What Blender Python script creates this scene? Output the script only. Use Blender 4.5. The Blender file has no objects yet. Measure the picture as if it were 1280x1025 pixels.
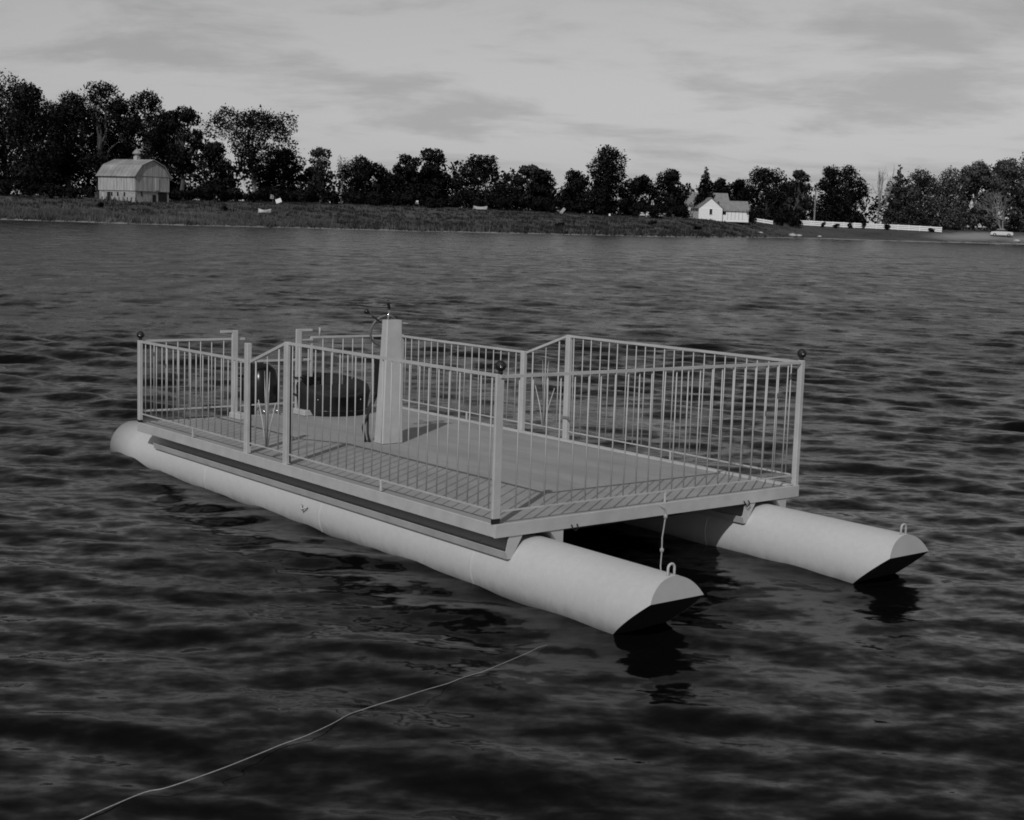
import bpy, math, random
import numpy as np
from mathutils import Matrix, Vector, Quaternion

scene = bpy.context.scene
col = scene.collection
R = math.radians

# ------------------------------------------------------------------ camera
# boat frame: x runs stern -> bow, y starboard -> port, z up, deck top at z = 0
BW, BL = 2.44, 4.4686                      # deck width and length (m)
CAM_B = Vector((10.116, -4.4875, 1.498))
YAW, PITCH, ROLL, FPX = 2.4608, -0.1220, 0.0318, 1749.85
WZ0, WKX, WKY = -0.355, -0.0105, 0.0093    # the water plane as the boat floats on it (small trim and heel)
nrm = Vector((-WKX, -WKY, 1)).normalized()
QB = nrm.rotation_difference(Vector((0, 0, 1))).to_matrix()
BOAT_M = Matrix.Translation((0, 0, -WZ0 * nrm.z)) @ QB.to_4x4()
f_ = Vector((math.cos(YAW) * math.cos(PITCH), math.sin(YAW) * math.cos(PITCH), math.sin(PITCH)))
r_ = Vector((math.sin(YAW), -math.cos(YAW), 0)); u_ = r_.cross(f_)
r2 = math.cos(ROLL) * r_ + math.sin(ROLL) * u_; u2 = -math.sin(ROLL) * r_ + math.cos(ROLL) * u_
cm = Matrix((r2, u2, -f_)).transposed()
CAM_M = BOAT_M @ (Matrix.Translation(CAM_B) @ cm.to_4x4())
cam = bpy.data.cameras.new('camera'); cam_o = bpy.data.objects.new('camera', cam); col.objects.link(cam_o)
cam_o.matrix_world = CAM_M
cam.sensor_width = 36; cam.sensor_fit = 'HORIZONTAL'; cam.lens = 36 * FPX / 1280
cam.clip_start = 0.1; cam.clip_end = 6000
scene.camera = cam_o
CAM = CAM_M.translation.copy(); CAM_R = CAM_M.to_3x3()

# ------------------------------------------------------------------ sun, sky, exposure
sun_b = Vector((0.600, -0.845, 0.797)).normalized()       # towards the sun, from the post's shadow on the deck
SUN = (QB @ sun_b).normalized()
sl = bpy.data.lights.new('sun', 'SUN'); sl.energy = 5.0; sl.angle = R(0.6); sl.color = (1, 1, 1)
so = bpy.data.objects.new('sun', sl); col.objects.link(so)
so.rotation_euler = SUN.to_track_quat('Z', 'Y').to_euler()
W = bpy.data.worlds.new('World'); scene.world = W; W.use_nodes = True
nt = W.node_tree; nt.nodes.clear()
def N(t, **k):
    n = nt.nodes.new(t)
    for a, b in k.items(): setattr(n, a, b)
    return n
sky = N('ShaderNodeTexSky', sky_type='NISHITA', sun_disc=False)
sky.sun_elevation = math.asin(SUN.z); sky.sun_rotation = math.atan2(SUN.x, SUN.y)
sky.altitude = 250; sky.air_density = 1.0; sky.dust_density = 0.1
# old film sees mostly blue light: the sky's blue channel gives the grey tone
bwn = N('ShaderNodeSeparateColor'); nt.links.new(sky.outputs[0], bwn.inputs[0])
tc = N('ShaderNodeTexCoord'); sx = N('ShaderNodeSeparateXYZ'); nt.links.new(tc.outputs['Generated'], sx.inputs[0])
def M(op, a, b=None, c=None):
    n = N('ShaderNodeMath', operation=op)
    for i, v in enumerate((a, b, c)):
        if v is None: continue
        if isinstance(v, (int, float)): n.inputs[i].default_value = v
        else: nt.links.new(v, n.inputs[i])
    return n.outputs[0]
den = M('ADD', M('MAXIMUM', sx.outputs[2], 0.0), 0.16)
cxy = N('ShaderNodeCombineXYZ')
# cloud sheet: project the view direction on a flat layer, stretched along the streaks
ca, sa = math.cos(YAW), math.sin(YAW)
along = M('DIVIDE', M('ADD', M('MULTIPLY', sx.outputs[0], ca), M('MULTIPLY', sx.outputs[1], sa)), den)
across = M('DIVIDE', M('ADD', M('MULTIPLY', sx.outputs[0], sa), M('MULTIPLY', sx.outputs[1], -ca)), den)
nt.links.new(M('MULTIPLY', across, 1.15), cxy.inputs[0]); nt.links.new(M('MULTIPLY', along, 1.45), cxy.inputs[1])
n1 = N('ShaderNodeTexNoise'); n1.inputs['Scale'].default_value = 1.35; n1.inputs['Detail'].default_value = 7; n1.inputs['Roughness'].default_value = .6; n1.inputs['Distortion'].default_value = .25
nt.links.new(cxy.outputs[0], n1.inputs['Vector'])
mr = N('ShaderNodeMapRange'); mr.interpolation_type = 'SMOOTHSTEP'
nt.links.new(n1.outputs[0], mr.inputs[0]); mr.inputs[1].default_value = .34; mr.inputs[2].default_value = .56; mr.inputs[3].default_value = 0.77; mr.inputs[4].default_value = 1.0
bright = M('MULTIPLY', M('MULTIPLY', M('ADD', bwn.outputs[2], 0.15), 0.88), mr.outputs[0])
bg = N('ShaderNodeBackground'); nt.links.new(bright, bg.inputs[0]); bg.inputs[1].default_value = 0.15
wo = N('ShaderNodeOutputWorld'); nt.links.new(bg.outputs[0], wo.inputs[0])
vs = scene.view_settings
vs.view_transform = 'Standard'; vs.look = 'None'; vs.gamma = 1; vs.use_curve_mapping = False
vs.exposure = -1.25
scene.cycles.filter_width = 1.8                    # the old lens and print are a little soft

# ------------------------------------------------------------------ helpers
def tag(o, label=None, cat=None, group=None, kind=None):
    if label: o['label'] = label
    if cat: o['category'] = cat
    if group: o['group'] = group
    if kind: o['kind'] = kind
    return o

def mat(name, v, rough=.6, var=0.0, scale=4.0, bump=0.0, bscale=40.0, spec=.4, metal=0.0, stretch=(1, 1, 1), detail=5):
    m = bpy.data.materials.new(name); m.use_nodes = True
    t = m.node_tree; b = t.nodes['Principled BSDF']
    b.inputs['Base Color'].default_value = (v, v, v, 1); b.inputs['Roughness'].default_value = rough
    b.inputs['Specular IOR Level'].default_value = spec; b.inputs['Metallic'].default_value = metal
    if var or bump:
        tcn = t.nodes.new('ShaderNodeTexCoord'); mp = t.nodes.new('ShaderNodeMapping'); mp.inputs['Scale'].default_value = stretch
        t.links.new(tcn.outputs['Object'], mp.inputs[0])
    if var:
        n = t.nodes.new('ShaderNodeTexNoise'); n.inputs['Scale'].default_value = scale; n.inputs['Detail'].default_value = detail; n.inputs['Roughness'].default_value = .6
        t.links.new(mp.outputs[0], n.inputs['Vector'])
        r = t.nodes.new('ShaderNodeMapRange'); t.links.new(n.outputs[0], r.inputs[0])
        r.inputs[1].default_value = .3; r.inputs[2].default_value = .7
        r.inputs[3].default_value = v * (1 - var); r.inputs[4].default_value = v * (1 + var)
        t.links.new(r.outputs[0], b.inputs['Base Color'])
    if bump:
        n = t.nodes.new('ShaderNodeTexNoise'); n.inputs['Scale'].default_value = bscale; n.inputs['Detail'].default_value = 4
        t.links.new(mp.outputs[0], n.inputs['Vector'])
        bp = t.nodes.new('ShaderNodeBump'); bp.inputs['Strength'].default_value = bump; bp.inputs['Distance'].default_value = .01
        t.links.new(n.outputs[0], bp.inputs['Height']); t.links.new(bp.outputs[0], b.inputs['Normal'])
    return m

def new_obj(name, verts, faces, m, parent=None, smooth=False):
    me = bpy.data.meshes.new(name); me.from_pydata([tuple(v) for v in verts], [], [tuple(f) for f in faces])
    if m: me.materials.append(m)
    if smooth: me.polygons.foreach_set('use_smooth', [True] * len(me.polygons))
    me.update()
    o = bpy.data.objects.new(name, me); col.objects.link(o)
    if parent: o.parent = parent
    return o

def inst(src, parent=None, mw=None):
    o = bpy.data.objects.new(src.name.split('.')[0], src.data); col.objects.link(o)
    if parent: o.parent = parent
    if mw is not None: o.matrix_local = mw
    return o

def empty(name, loc=(0, 0, 0), rz=0.0):
    e = bpy.data.objects.new(name, None); col.objects.link(e); e.location = loc; e.rotation_euler = (0, 0, rz); e.empty_display_size = .2
    return e

class MB:
    def __init__(s): s.v = []; s.f = []
    def add(s, vs, fs):
        k = len(s.v); s.v += [tuple(v) for v in vs]; s.f += [tuple(i + k for i in f) for f in fs]; return s
    def box(s, x0, x1, y0, y1, z0, z1, b=0.0):
        if b <= 0:
            return s.add([(x0,y0,z0),(x1,y0,z0),(x1,y1,z0),(x0,y1,z0),(x0,y0,z1),(x1,y0,z1),(x1,y1,z1),(x0,y1,z1)],
                         [(3,2,1,0),(4,5,6,7),(0,1,5,4),(1,2,6,5),(2,3,7,6),(3,0,4,7)])
        P = []; 
        for (z, i) in ((z0, b), (z0 + b, 0), (z1 - b, 0), (z1, b)):
            for (x, y) in ((x0+b,y0),(x1-b,y0),(x1,y0+b),(x1,y1-b),(x1-b,y1),(x0+b,y1),(x0,y1-b),(x0,y0+b)):
                cx, cy = (x0+x1)/2, (y0+y1)/2
                P.append((x + (i if x < cx else -i), y + (i if y < cy else -i), z))
        F = [tuple(range(7, -1, -1)), tuple(range(24, 32))]
        for r in range(3):
            for k in range(8): F.append((r*8+k, r*8+(k+1) % 8, r*8+8+(k+1) % 8, r*8+8+k))
        return s.add(P, F)
    def tube(s, pts, rad, n=8, cap=True):
        pts = [Vector(p) for p in pts]; k = len(pts)
        if not hasattr(rad, '__len__'): rad = [rad] * k
        V = []; prev = None
        for i, p in enumerate(pts):
            d = (pts[min(i+1, k-1)] - pts[max(i-1, 0)]).normalized()
            a = d.orthogonal().normalized() if prev is None else (prev - d * prev.dot(d)).normalized()
            prev = a; b = d.cross(a)
            for j in range(n):
                t = 2*math.pi*j/n; V.append(p + (a*math.cos(t) + b*math.sin(t)) * rad[i])
        F = []
        for i in range(k-1):
            for j in range(n): F.append((i*n+j, i*n+(j+1) % n, (i+1)*n+(j+1) % n, (i+1)*n+j))
        if cap: F += [tuple(range(n-1, -1, -1)), tuple(range((k-1)*n, k*n))]
        return s.add(V, F)
    def bar(s, a, b, w, h, up=(0, 0, 1)):     # square bar from a to b
        a, b = Vector(a), Vector(b); d = (b-a).normalized(); up = Vector(up)
        sd = d.cross(up).normalized(); up = sd.cross(d)
        V = []
        for p in (a, b):
            for (i, j) in ((-1,-1),(1,-1),(1,1),(-1,1)): V.append(p + sd*(i*w/2) + up*(j*h/2))
        return s.add(V, [(3,2,1,0),(4,5,6,7),(0,1,5,4),(1,2,6,5),(2,3,7,6),(3,0,4,7)])
    def prism(s, poly, x0, x1):               # polygon in (y, z) extruded along x
        n = len(poly); V = [(x0, y, z) for y, z in poly] + [(x1, y, z) for y, z in poly]
        F = [tuple(range(n-1, -1, -1)), tuple(range(n, 2*n))] + [(i, (i+1) % n, n+(i+1) % n, n+i) for i in range(n)]
        return s.add(V, F)
    def lathe(s, prof, c=(0, 0, 0), n=16, M3=None):
        V = []; 
        for r, z in prof:
            for j in range(n):
                t = 2*math.pi*j/n; v = Vector((r*math.cos(t), r*math.sin(t), z))
                if M3 is not None: v = M3 @ v
                V.append(v + Vector(c))
        F = []; k = len(prof)
        for i in range(k-1):
            for j in range(n): F.append((i*n+j, i*n+(j+1) % n, (i+1)*n+(j+1) % n, (i+1)*n+j))
        F += [tuple(range(n-1, -1, -1)), tuple(range((k-1)*n, k*n))]
        return s.add(V, F)
    def torus(s, c, rad, r, M3, n=28, k=8, a0=0, a1=2*math.pi):
        pts = [Vector(c) + M3 @ Vector((rad*math.cos(a0+(a1-a0)*i/n), rad*math.sin(a0+(a1-a0)*i/n), 0)) for i in range(n+1)]
        return s.tube(pts, r, k)
    def build(s, name, m, parent=None, smooth=False): return new_obj(name, s.v, s.f, m, parent, smooth)

def np_mesh(name, V, F, m, parent=None, smooth=False):
    V = np.asarray(V, np.float32); F = np.asarray(F, np.int32); k = F.shape[1]
    me = bpy.data.meshes.new(name); me.vertices.add(len(V)); me.vertices.foreach_set('co', V.ravel())
    me.loops.add(F.size); me.loops.foreach_set('vertex_index', F.ravel())
    me.polygons.add(len(F)); me.polygons.foreach_set('loop_start', np.arange(0, F.size, k, dtype=np.int32))
    try: me.polygons.foreach_set('loop_total', np.full(len(F), k, np.int32))
    except Exception: pass
    if smooth: me.polygons.foreach_set('use_smooth', np.ones(len(F), bool))
    me.update(calc_edges=True); me.validate()
    if name in ('crown', 'distant_wood'):
        me.polygons.foreach_set('use_smooth', np.ones(len(F), bool)); me.normals_split_custom_set_from_vertices(leaves.normals.tolist())
    if m: me.materials.append(m)
    o = bpy.data.objects.new(name, me); col.objects.link(o)
    if parent: o.parent = parent
    return o

def ray(u, v):
    d = CAM_R @ Vector(((u-640)/FPX, -(v-512.5)/FPX, -1)); return d
def pt(u, v, D):                               # the point seen at (u, v) at horizontal distance D
    d = ray(u, v); return CAM + d * (D / math.hypot(d.x, d.y))
def hor(u):
    lo, hi = 150, 400
    for _ in range(40):
        m_ = (lo+hi)/2
        if ray(u, m_).z > 0: lo = m_
        else: hi = m_
    return lo

# ------------------------------------------------------------------ materials
M_white = mat('white_paint', .44, .5, .11, 7.0, .12, 60)
M_pont = mat('pontoon_paint', .51, .45, .05, 1.4, .16, 5, stretch=(.6, 1, 1))
def pontoon_stain(m):
    t = m.node_tree; b = t.nodes['Principled BSDF']; L = t.links.new
    src = b.inputs['Base Color'].links[0].from_socket
    tcn = t.nodes.new('ShaderNodeTexCoord'); sp_ = t.nodes.new('ShaderNodeSeparateXYZ'); L(tcn.outputs['Object'], sp_.inputs[0])
    mp = t.nodes.new('ShaderNodeMapping'); mp.inputs['Scale'].default_value = (5, 5, 1.1); L(tcn.outputs['Object'], mp.inputs[0])
    n = t.nodes.new('ShaderNodeTexNoise'); n.inputs['Scale'].default_value = 3.0; n.inputs['Detail'].default_value = 8; n.inputs['Roughness'].default_value = .7; L(mp.outputs[0], n.inputs['Vector'])
    # scum line a hand above the water, ragged upper edge, and faint runs
    ad = t.nodes.new('ShaderNodeMath'); ad.operation = 'MULTIPLY_ADD'; L(n.outputs[0], ad.inputs[0]); ad.inputs[1].default_value = .14; L(sp_.outputs[2], ad.inputs[2])
    r = t.nodes.new('ShaderNodeMapRange'); r.interpolation_type = 'SMOOTHSTEP'; L(ad.outputs[0], r.inputs[0])
    for i_, v_ in ((1, -.355), (2, -.25), (3, .66), (4, 1.0)): r.inputs[i_].default_value = v_
    n2 = t.nodes.new('ShaderNodeTexNoise'); n2.inputs['Scale'].default_value = 28; n2.inputs['Detail'].default_value = 6; n2.inputs['Roughness'].default_value = .75; L(tcn.outputs['Object'], n2.inputs['Vector'])
    r2_ = t.nodes.new('ShaderNodeMapRange'); L(n2.outputs[0], r2_.inputs[0])
    for i_, v_ in ((1, .3), (2, .7), (3, .94), (4, 1.05)): r2_.inputs[i_].default_value = v_
    m1_ = t.nodes.new('ShaderNodeMath'); m1_.operation = 'MULTIPLY'; L(src, m1_.inputs[0]); L(r.outputs[0], m1_.inputs[1])
    m2_ = t.nodes.new('ShaderNodeMath'); m2_.operation = 'MULTIPLY'; L(m1_.outputs[0], m2_.inputs[0]); L(r2_.outputs[0], m2_.inputs[1])
    L(m2_.outputs[0], b.inputs['Base Color'])
pontoon_stain(M_pont)
M_plate = mat('bow_plate_paint', .36, .5, .08, 5)
M_deck = mat('deck_paint', .29, .75, .16, 2.6, .25, 90, stretch=(.5, 1.6, 1))
M_plateshade = mat('raked_plate_shade', .02, .8, .3, 8)  # shade below the raked bow, put into the plate's colour
M_black = mat('black_enamel', .012, .25)
M_rubber = mat('black_rubber', .015, .6, .3, 20)
M_vinyl = mat('black_vinyl', .012, .75, .3, 9, .3, 30)
M_steel = mat('dull_steel', .35, .4, .2, 20, metal=.6)
M_chrome = mat('chrome', .7, .15, metal=1.0)
M_rope = mat('pale_rope', .32, .9, .2, 80)
M_wheel = mat('grey_wheel_plastic', .16, .4)

# ------------------------------------------------------------------ water
rng = np.random.default_rng(7)
NW = 84
lam = np.exp(np.concatenate([rng.uniform(np.log(.20), np.log(1.3), NW-14), rng.uniform(np.log(1.3), np.log(3.5), 14)]))
vdir = math.atan2(f_.y, f_.x)
ang = vdir + math.pi - 0.14 + rng.normal(0, .46, NW)
ph = rng.uniform(0, 2*math.pi, NW); kk = 2*math.pi/lam
slope_c = 0.0255 * np.where(lam > 1.3, .42, np.where((lam > .30) & (lam < .75), 1.6, .95))
amp = slope_c / kk
KX, KY = kk*np.cos(ang), kk*np.sin(ang)
def wave(x, y, spacing=None):
    x = np.asarray(x, float); y = np.asarray(y, float); z = np.zeros_like(x)
    for i in range(NW):
        w = 1.0 if spacing is None else np.clip(lam[i]/(3.0*spacing) - .6, 0, 1)
        t = KX[i]*x + KY[i]*y + ph[i]
        z += w*amp[i]*(np.sin(t) + .18*np.cos(2*t))
    # long modulation so calm and livelier patches alternate
    mod = .62 + .38*np.sin(.33*x + .21*y + 1.0)*np.sin(.17*x - .41*y + .4)
    # calmer water in the lee of the boat
    q = np.clip((np.hypot(x-6.6, y+2.6) - 2.0)/11.0, 0, 1); q = q*q*(3-2*q)
    return z*mod*(.47 + .92*q)

def water_material():
    m = bpy.data.materials.new('lake_water'); m.use_nodes = True; t = m.node_tree; b = t.nodes['Principled BSDF']
    b.inputs['Base Color'].default_value = (.003, .003, .003, 1); b.inputs['Roughness'].default_value = .05
    b.inputs['IOR'].default_value = 1.333; b.inputs['Specular IOR Level'].default_value = .155
    L = t.links.new
    geo = t.nodes.new('ShaderNodeNewGeometry')
    def vm(op, a, bb):
        n = t.nodes.new('ShaderNodeVectorMath'); n.operation = op
        for i, v in enumerate((a, bb)):
            if v is None: continue
            if isinstance(v, tuple): n.inputs[i].default_value = v
            else: L(v, n.inputs[i])
        return n
    acc = geo.outputs['Normal']
    dist = t.nodes.new('ShaderNodeVectorMath'); dist.operation = 'DISTANCE'
    L(geo.outputs['Position'], dist.inputs[0]); dist.inputs[1].default_value = (8.0, -3.0, 0.0)
    def ramp(pts_):
        n = t.nodes.new('ShaderNodeFloatCurve'); c = n.mapping.curves[0]
        for k, (x_, y_) in enumerate(pts_):
            if k < 2: c.points[k].location = (x_, y_)
            else: c.points.new(x_, y_)
        n.mapping.update(); return n
    nd = t.nodes.new('ShaderNodeMath'); nd.operation = 'DIVIDE'; L(dist.outputs['Value'], nd.inputs[0]); nd.inputs[1].default_value = 200; nd.use_clamp = True
    rg = ramp([(0, .08), (1, .21), (.03, .13), (.06, .19), (.12, .26), (.25, .28), (.5, .24)]); L(nd.outputs[0], rg.inputs['Value'])   # chop too fine to see from far off
    # gusts: ruffled and calmer patches
    gm = t.nodes.new('ShaderNodeMapping'); gm.vector_type = 'TEXTURE'; gm.inputs['Rotation'].default_value = (0, 0, vdir - math.pi/2); gm.inputs['Scale'].default_value = (1.0, 2.2, 1)
    L(geo.outputs['Position'], gm.inputs[0])
    gn = t.nodes.new('ShaderNodeTexNoise'); gn.inputs['Scale'].default_value = .9; gn.inputs['Detail'].default_value = 5; gn.inputs['Roughness'].default_value = .7; L(gm.outputs[0], gn.inputs['Vector'])
    gr = t.nodes.new('ShaderNodeMapRange'); L(gn.outputs[0], gr.inputs[0])
    for i_, v_ in ((1, .32), (2, .68), (3, .62), (4, 1.38)): gr.inputs[i_].default_value = v_
    rm = t.nodes.new('ShaderNodeMath'); rm.operation = 'MULTIPLY'; L(rg.outputs[0], rm.inputs[0]); L(gr.outputs[0], rm.inputs[1])
    L(rm.outputs[0], b.inputs['Roughness'])
    for sc, st, lo, hi, r0, r1, det in ((2.4, (1.0, 1.2, 1), .10, .16, 5, 22, 5), (0.40, (1.0, 1.2, 1), .0, .24, 40, 110, 6), (8.0, (1, 1.6, 1), .11, .09, 3, 30, 4)):
        mp = t.nodes.new('ShaderNodeMapping'); mp.vector_type = 'TEXTURE'
        mp.inputs['Rotation'].default_value = (0, 0, vdir - math.pi/2 + .06); mp.inputs['Scale'].default_value = tuple(1/a for a in st)
        L(geo.outputs['Position'], mp.inputs[0])
        n = t.nodes.new('ShaderNodeTexNoise'); n.inputs['Scale'].default_value = sc; n.inputs['Detail'].default_value = det
        L(mp.outputs[0], n.inputs['Vector'])
        s = vm('SUBTRACT', n.outputs['Color'], (.5, .5, .5))
        fl = vm('MULTIPLY', s.outputs[0], (4.0, 4.0, 0.0))
        r = t.nodes.new('ShaderNodeMapRange'); L(dist.outputs['Value'], r.inputs[0])
        r.inputs[1].default_value = r0; r.inputs[2].default_value = r1; r.inputs[3].default_value = lo; r.inputs[4].default_value = hi
        sca = t.nodes.new('ShaderNodeVectorMath'); sca.operation = 'SCALE'; L(fl.outputs[0], sca.inputs[0]); L(r.outputs[0], sca.inputs['Scale'])
        a = vm('ADD', acc, sca.outputs[0]); acc = a.outputs[0]
    nn = t.nodes.new('ShaderNodeVectorMath'); nn.operation = 'NORMALIZE'; L(acc, nn.inputs[0]); L(nn.outputs[0], b.inputs['Normal'])
    return m

def build_water():
    rr = [2.6]
    while rr[-1] < 105: rr.append(rr[-1]*1.0054)
    while rr[-1] < 420: rr.append(rr[-1]*1.03)
    rr = np.array(rr)
    a_in = np.arange(-.60, .60, .00135); a_out = np.linspace(.60, 1.75, 60)
    aa = np.concatenate([-a_out[::-1][:-1], a_in, a_out]) + vdir
    Rg, Ag = np.meshgrid(rr, aa, indexing='ij')
    X = CAM.x + Rg*np.cos(Ag); Y = CAM.y + Rg*np.sin(Ag)
    dr = np.gradient(rr); da = np.gradient(aa)
    sp = np.maximum(dr[:, None]*np.ones_like(Ag), Rg*da[None, :]*.7)
    Z = wave(X, Y, sp)
    V = np.stack([X, Y, Z], -1).reshape(-1, 3)
    nr, na = Rg.shape; i = np.arange(nr-1)[:, None]; j = np.arange(na-1)[None, :]
    q = np.stack([i*na+j, (i+1)*na+j, (i+1)*na+j+1, i*na+j+1], -1).reshape(-1, 4)
    o = np_mesh('water', V, q, water_material(), smooth=True)
    tag(o, 'dark rippled lake water', None, None, 'structure')
build_water()

# ------------------------------------------------------------------ far shore
UU = [-900, -300, 0, 170, 400, 640, 850, 1000, 1150, 1280, 1600, 2200]
SHV = [None]*12
sv = {0: 274, 170: 279.5, 400: 285.5, 640: 291.5, 850: 296, 1000: 297.5, 1150: 302, 1280: 305.5}
hz = {u: hor(u) for u in UU}
SD = []; DB = []; ZB = []
for u in UU:
    if u in sv:
        SD.append(CAM.z*FPX/(sv[u]-hz[u])*math.sqrt(1+((u-640)/FPX)**2)*.985)
    else: SD.append(None)
SD[1] = SD[2]*.97; SD[0] = SD[2]*.85; SD[10] = SD[9]*.95; SD[11] = SD[9]*.8
dbd = {0: 215, 170: 222, 400: 235, 640: 245, 850: 255, 1000: 305, 1150: 305, 1280: 312}
vbd = {0: 243, 170: 249, 400: 253, 640: 262, 850: 272, 1000: 280, 1150: 287, 1280: 291}
for u in UU:
    if u in dbd: DB.append(dbd[u]); ZB.append(pt(u, vbd[u], dbd[u]).z)
    else: DB.append(None); ZB.append(None)
for i, j in ((0, 2), (1, 2), (10, 9), (11, 9)): DB[i] = SD[i] + DB[j]-SD[j]; ZB[i] = ZB[j]
def shoreD(u): return float(np.interp(u, UU, SD)) + 1.6*math.sin(u*.021) + .9*math.sin(u*.067+1)
def ground(u, D):
    s0 = shoreD(u); d1 = float(np.interp(u, UU, DB)); zb = float(np.interp(u, UU, ZB))
    if D < s0: return -0.12*(s0-D)
    bank = min(1.0, (D-s0)/2.5)*0.28
    t = (D-s0)/(d1-s0)
    if t < 1: return bank + (zb-.28)*t + .12*math.sin(u*.05+D*.3)*min(1, (D-s0)/8)*(1-t)
    return zb + min((D-d1), 400)*.006
def gp(u, D):
    p = pt(u, 270, D); return Vector((p.x, p.y, ground(u, D)))

def ground_material():
    m = mat('meadow_ground', .10, .95, 0)
    t = m.node_tree; b = t.nodes['Principled BSDF']; L = t.links.new
    geo = t.nodes.new('ShaderNodeNewGeometry')
    n = t.nodes.new('ShaderNodeTexNoise'); n.inputs['Scale'].default_value = .09; n.inputs['Detail'].default_value = 8; n.inputs['Roughness'].default_value = .65
    L(geo.outputs['Position'], n.inputs['Vector'])
    r = t.nodes.new('ShaderNodeMapRange'); L(n.outputs[0], r.inputs[0]); r.inputs[1].default_value = .35; r.inputs[2].default_value = .68; r.inputs[3].default_value = .025; r.inputs[4].default_value = .085
    # bare sand near the right-hand beach and along the water's edge
    out = r.outputs[0]
    at = t.nodes.new('ShaderNodeAttribute'); at.attribute_name = 'sand'
    n2 = t.nodes.new('ShaderNodeTexNoise'); n2.inputs['Scale'].default_value = .5; n2.inputs['Detail'].default_value = 5; L(geo.outputs['Position'], n2.inputs['Vector'])
    mm = t.nodes.new('ShaderNodeMath'); mm.operation = 'MULTIPLY_ADD'; L(at.outputs['Fac'], mm.inputs[0]); mm.inputs[1].default_value = 1.6
    sb = t.nodes.new('ShaderNodeMath'); sb.operation = 'SUBTRACT'; L(n2.outputs[0], sb.inputs[0]); sb.inputs[1].default_value = .75; L(sb.outputs[0], mm.inputs[2]); mm.use_clamp = True
    mx = t.nodes.new('ShaderNodeMix'); mx.data_type = 'FLOAT'; L(mm.outputs[0], mx.inputs[0]); L(out, mx.inputs[2]); mx.inputs[3].default_value = .26
    L(mx.outputs[0], b.inputs['Base Color'])
    return m
def sandiness(u, D):
    s = 0.0; d = D - shoreD(u)
    if d < 1.3: s = .65
    s = max(s, .95*math.exp(-((u-1215)/55)**2 - ((d-13)/11)**2), .7*math.exp(-((u-1290)/60)**2 - ((d-8)/8)**2))
    return s
def build_ground():
    us = np.arange(-900, 2201, 10.0); V = []; S = []
    ts = [-14, -6, -2, 0, .6, 1.3, 2.5, 4, 6, 9, 12, 15, 18, 22, 26, 30, 35, 40, 46, 52, 60, 70, 90, 130, 200, 400, 900, 2200]
    for u in us:
        for t_ in ts:
            D = shoreD(u) + t_; V.append(gp(u, D)); S.append(sandiness(u, D))
    n = len(ts); F = []
    for i in range(len(us)-1):
        for j in range(n-1): F.append((i*n+j, i*n+j+1, (i+1)*n+j+1, (i+1)*n+j))
    o = new_obj('ground', V, F, ground_material(), None, True)
    a = o.data.attributes.new('sand', 'FLOAT', 'POINT'); a.data.foreach_set('value', S)
    tag(o, 'far lake shore with rough meadow', None, None, 'structure')
build_ground()

def veg_material(name, lo, hi, scale=.35):
    m = mat(name, lo, .85, 0, spec=.15); t = m.node_tree; b = t.nodes['Principled BSDF']; L = t.links.new
    geo = t.nodes.new('ShaderNodeNewGeometry')
    n = t.nodes.new('ShaderNodeTexNoise'); n.inputs['Scale'].default_value = scale; n.inputs['Detail'].default_value = 4
    L(geo.outputs['Position'], n.inputs['Vector'])
    a = t.nodes.new('ShaderNodeMath'); a.operation = 'MULTIPLY_ADD'; L(geo.outputs['Random Per Island'], a.inputs[0]); a.inputs[1].default_value = .22; L(n.outputs[0], a.inputs[2])
    r = t.nodes.new('ShaderNodeMapRange'); L(a.outputs[0], r.inputs[0]); r.inputs[1].default_value = .4; r.inputs[2].default_value = .95; r.inputs[3].default_value = lo; r.inputs[4].default_value = hi
    L(r.outputs[0], b.inputs['Base Color']); b.inputs['Specular IOR Level'].default_value = 0
    tr = t.nodes.new('ShaderNodeBsdfTranslucent'); L(r.outputs[0], tr.inputs[0]); mx = t.nodes.new('ShaderNodeMixShader'); mx.inputs[0].default_value = .35
    L(b.outputs[0], mx.inputs[1]); L(tr.outputs[0], mx.inputs[2]); L(mx.outputs[0], t.nodes['Material Output'].inputs[0])
    return m
M_grass = veg_material('dry_bank_grass', .06, .22, .12)
M_grass2 = veg_material('green_bank_weeds', .02, .07, .12)
M_leaf = [veg_material('dark_foliage', .026, .048), veg_material('mid_foliage', .09, .15), veg_material('hazy_autumn_foliage', .13, .24)]  # pale autumn tone also takes the place of haze on the right-hand trees
M_bark = mat('bark', .07, .9, .3, 2.0)
M_palebark = mat('pale_bark', .20, .9, .3, 2.0)

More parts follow.
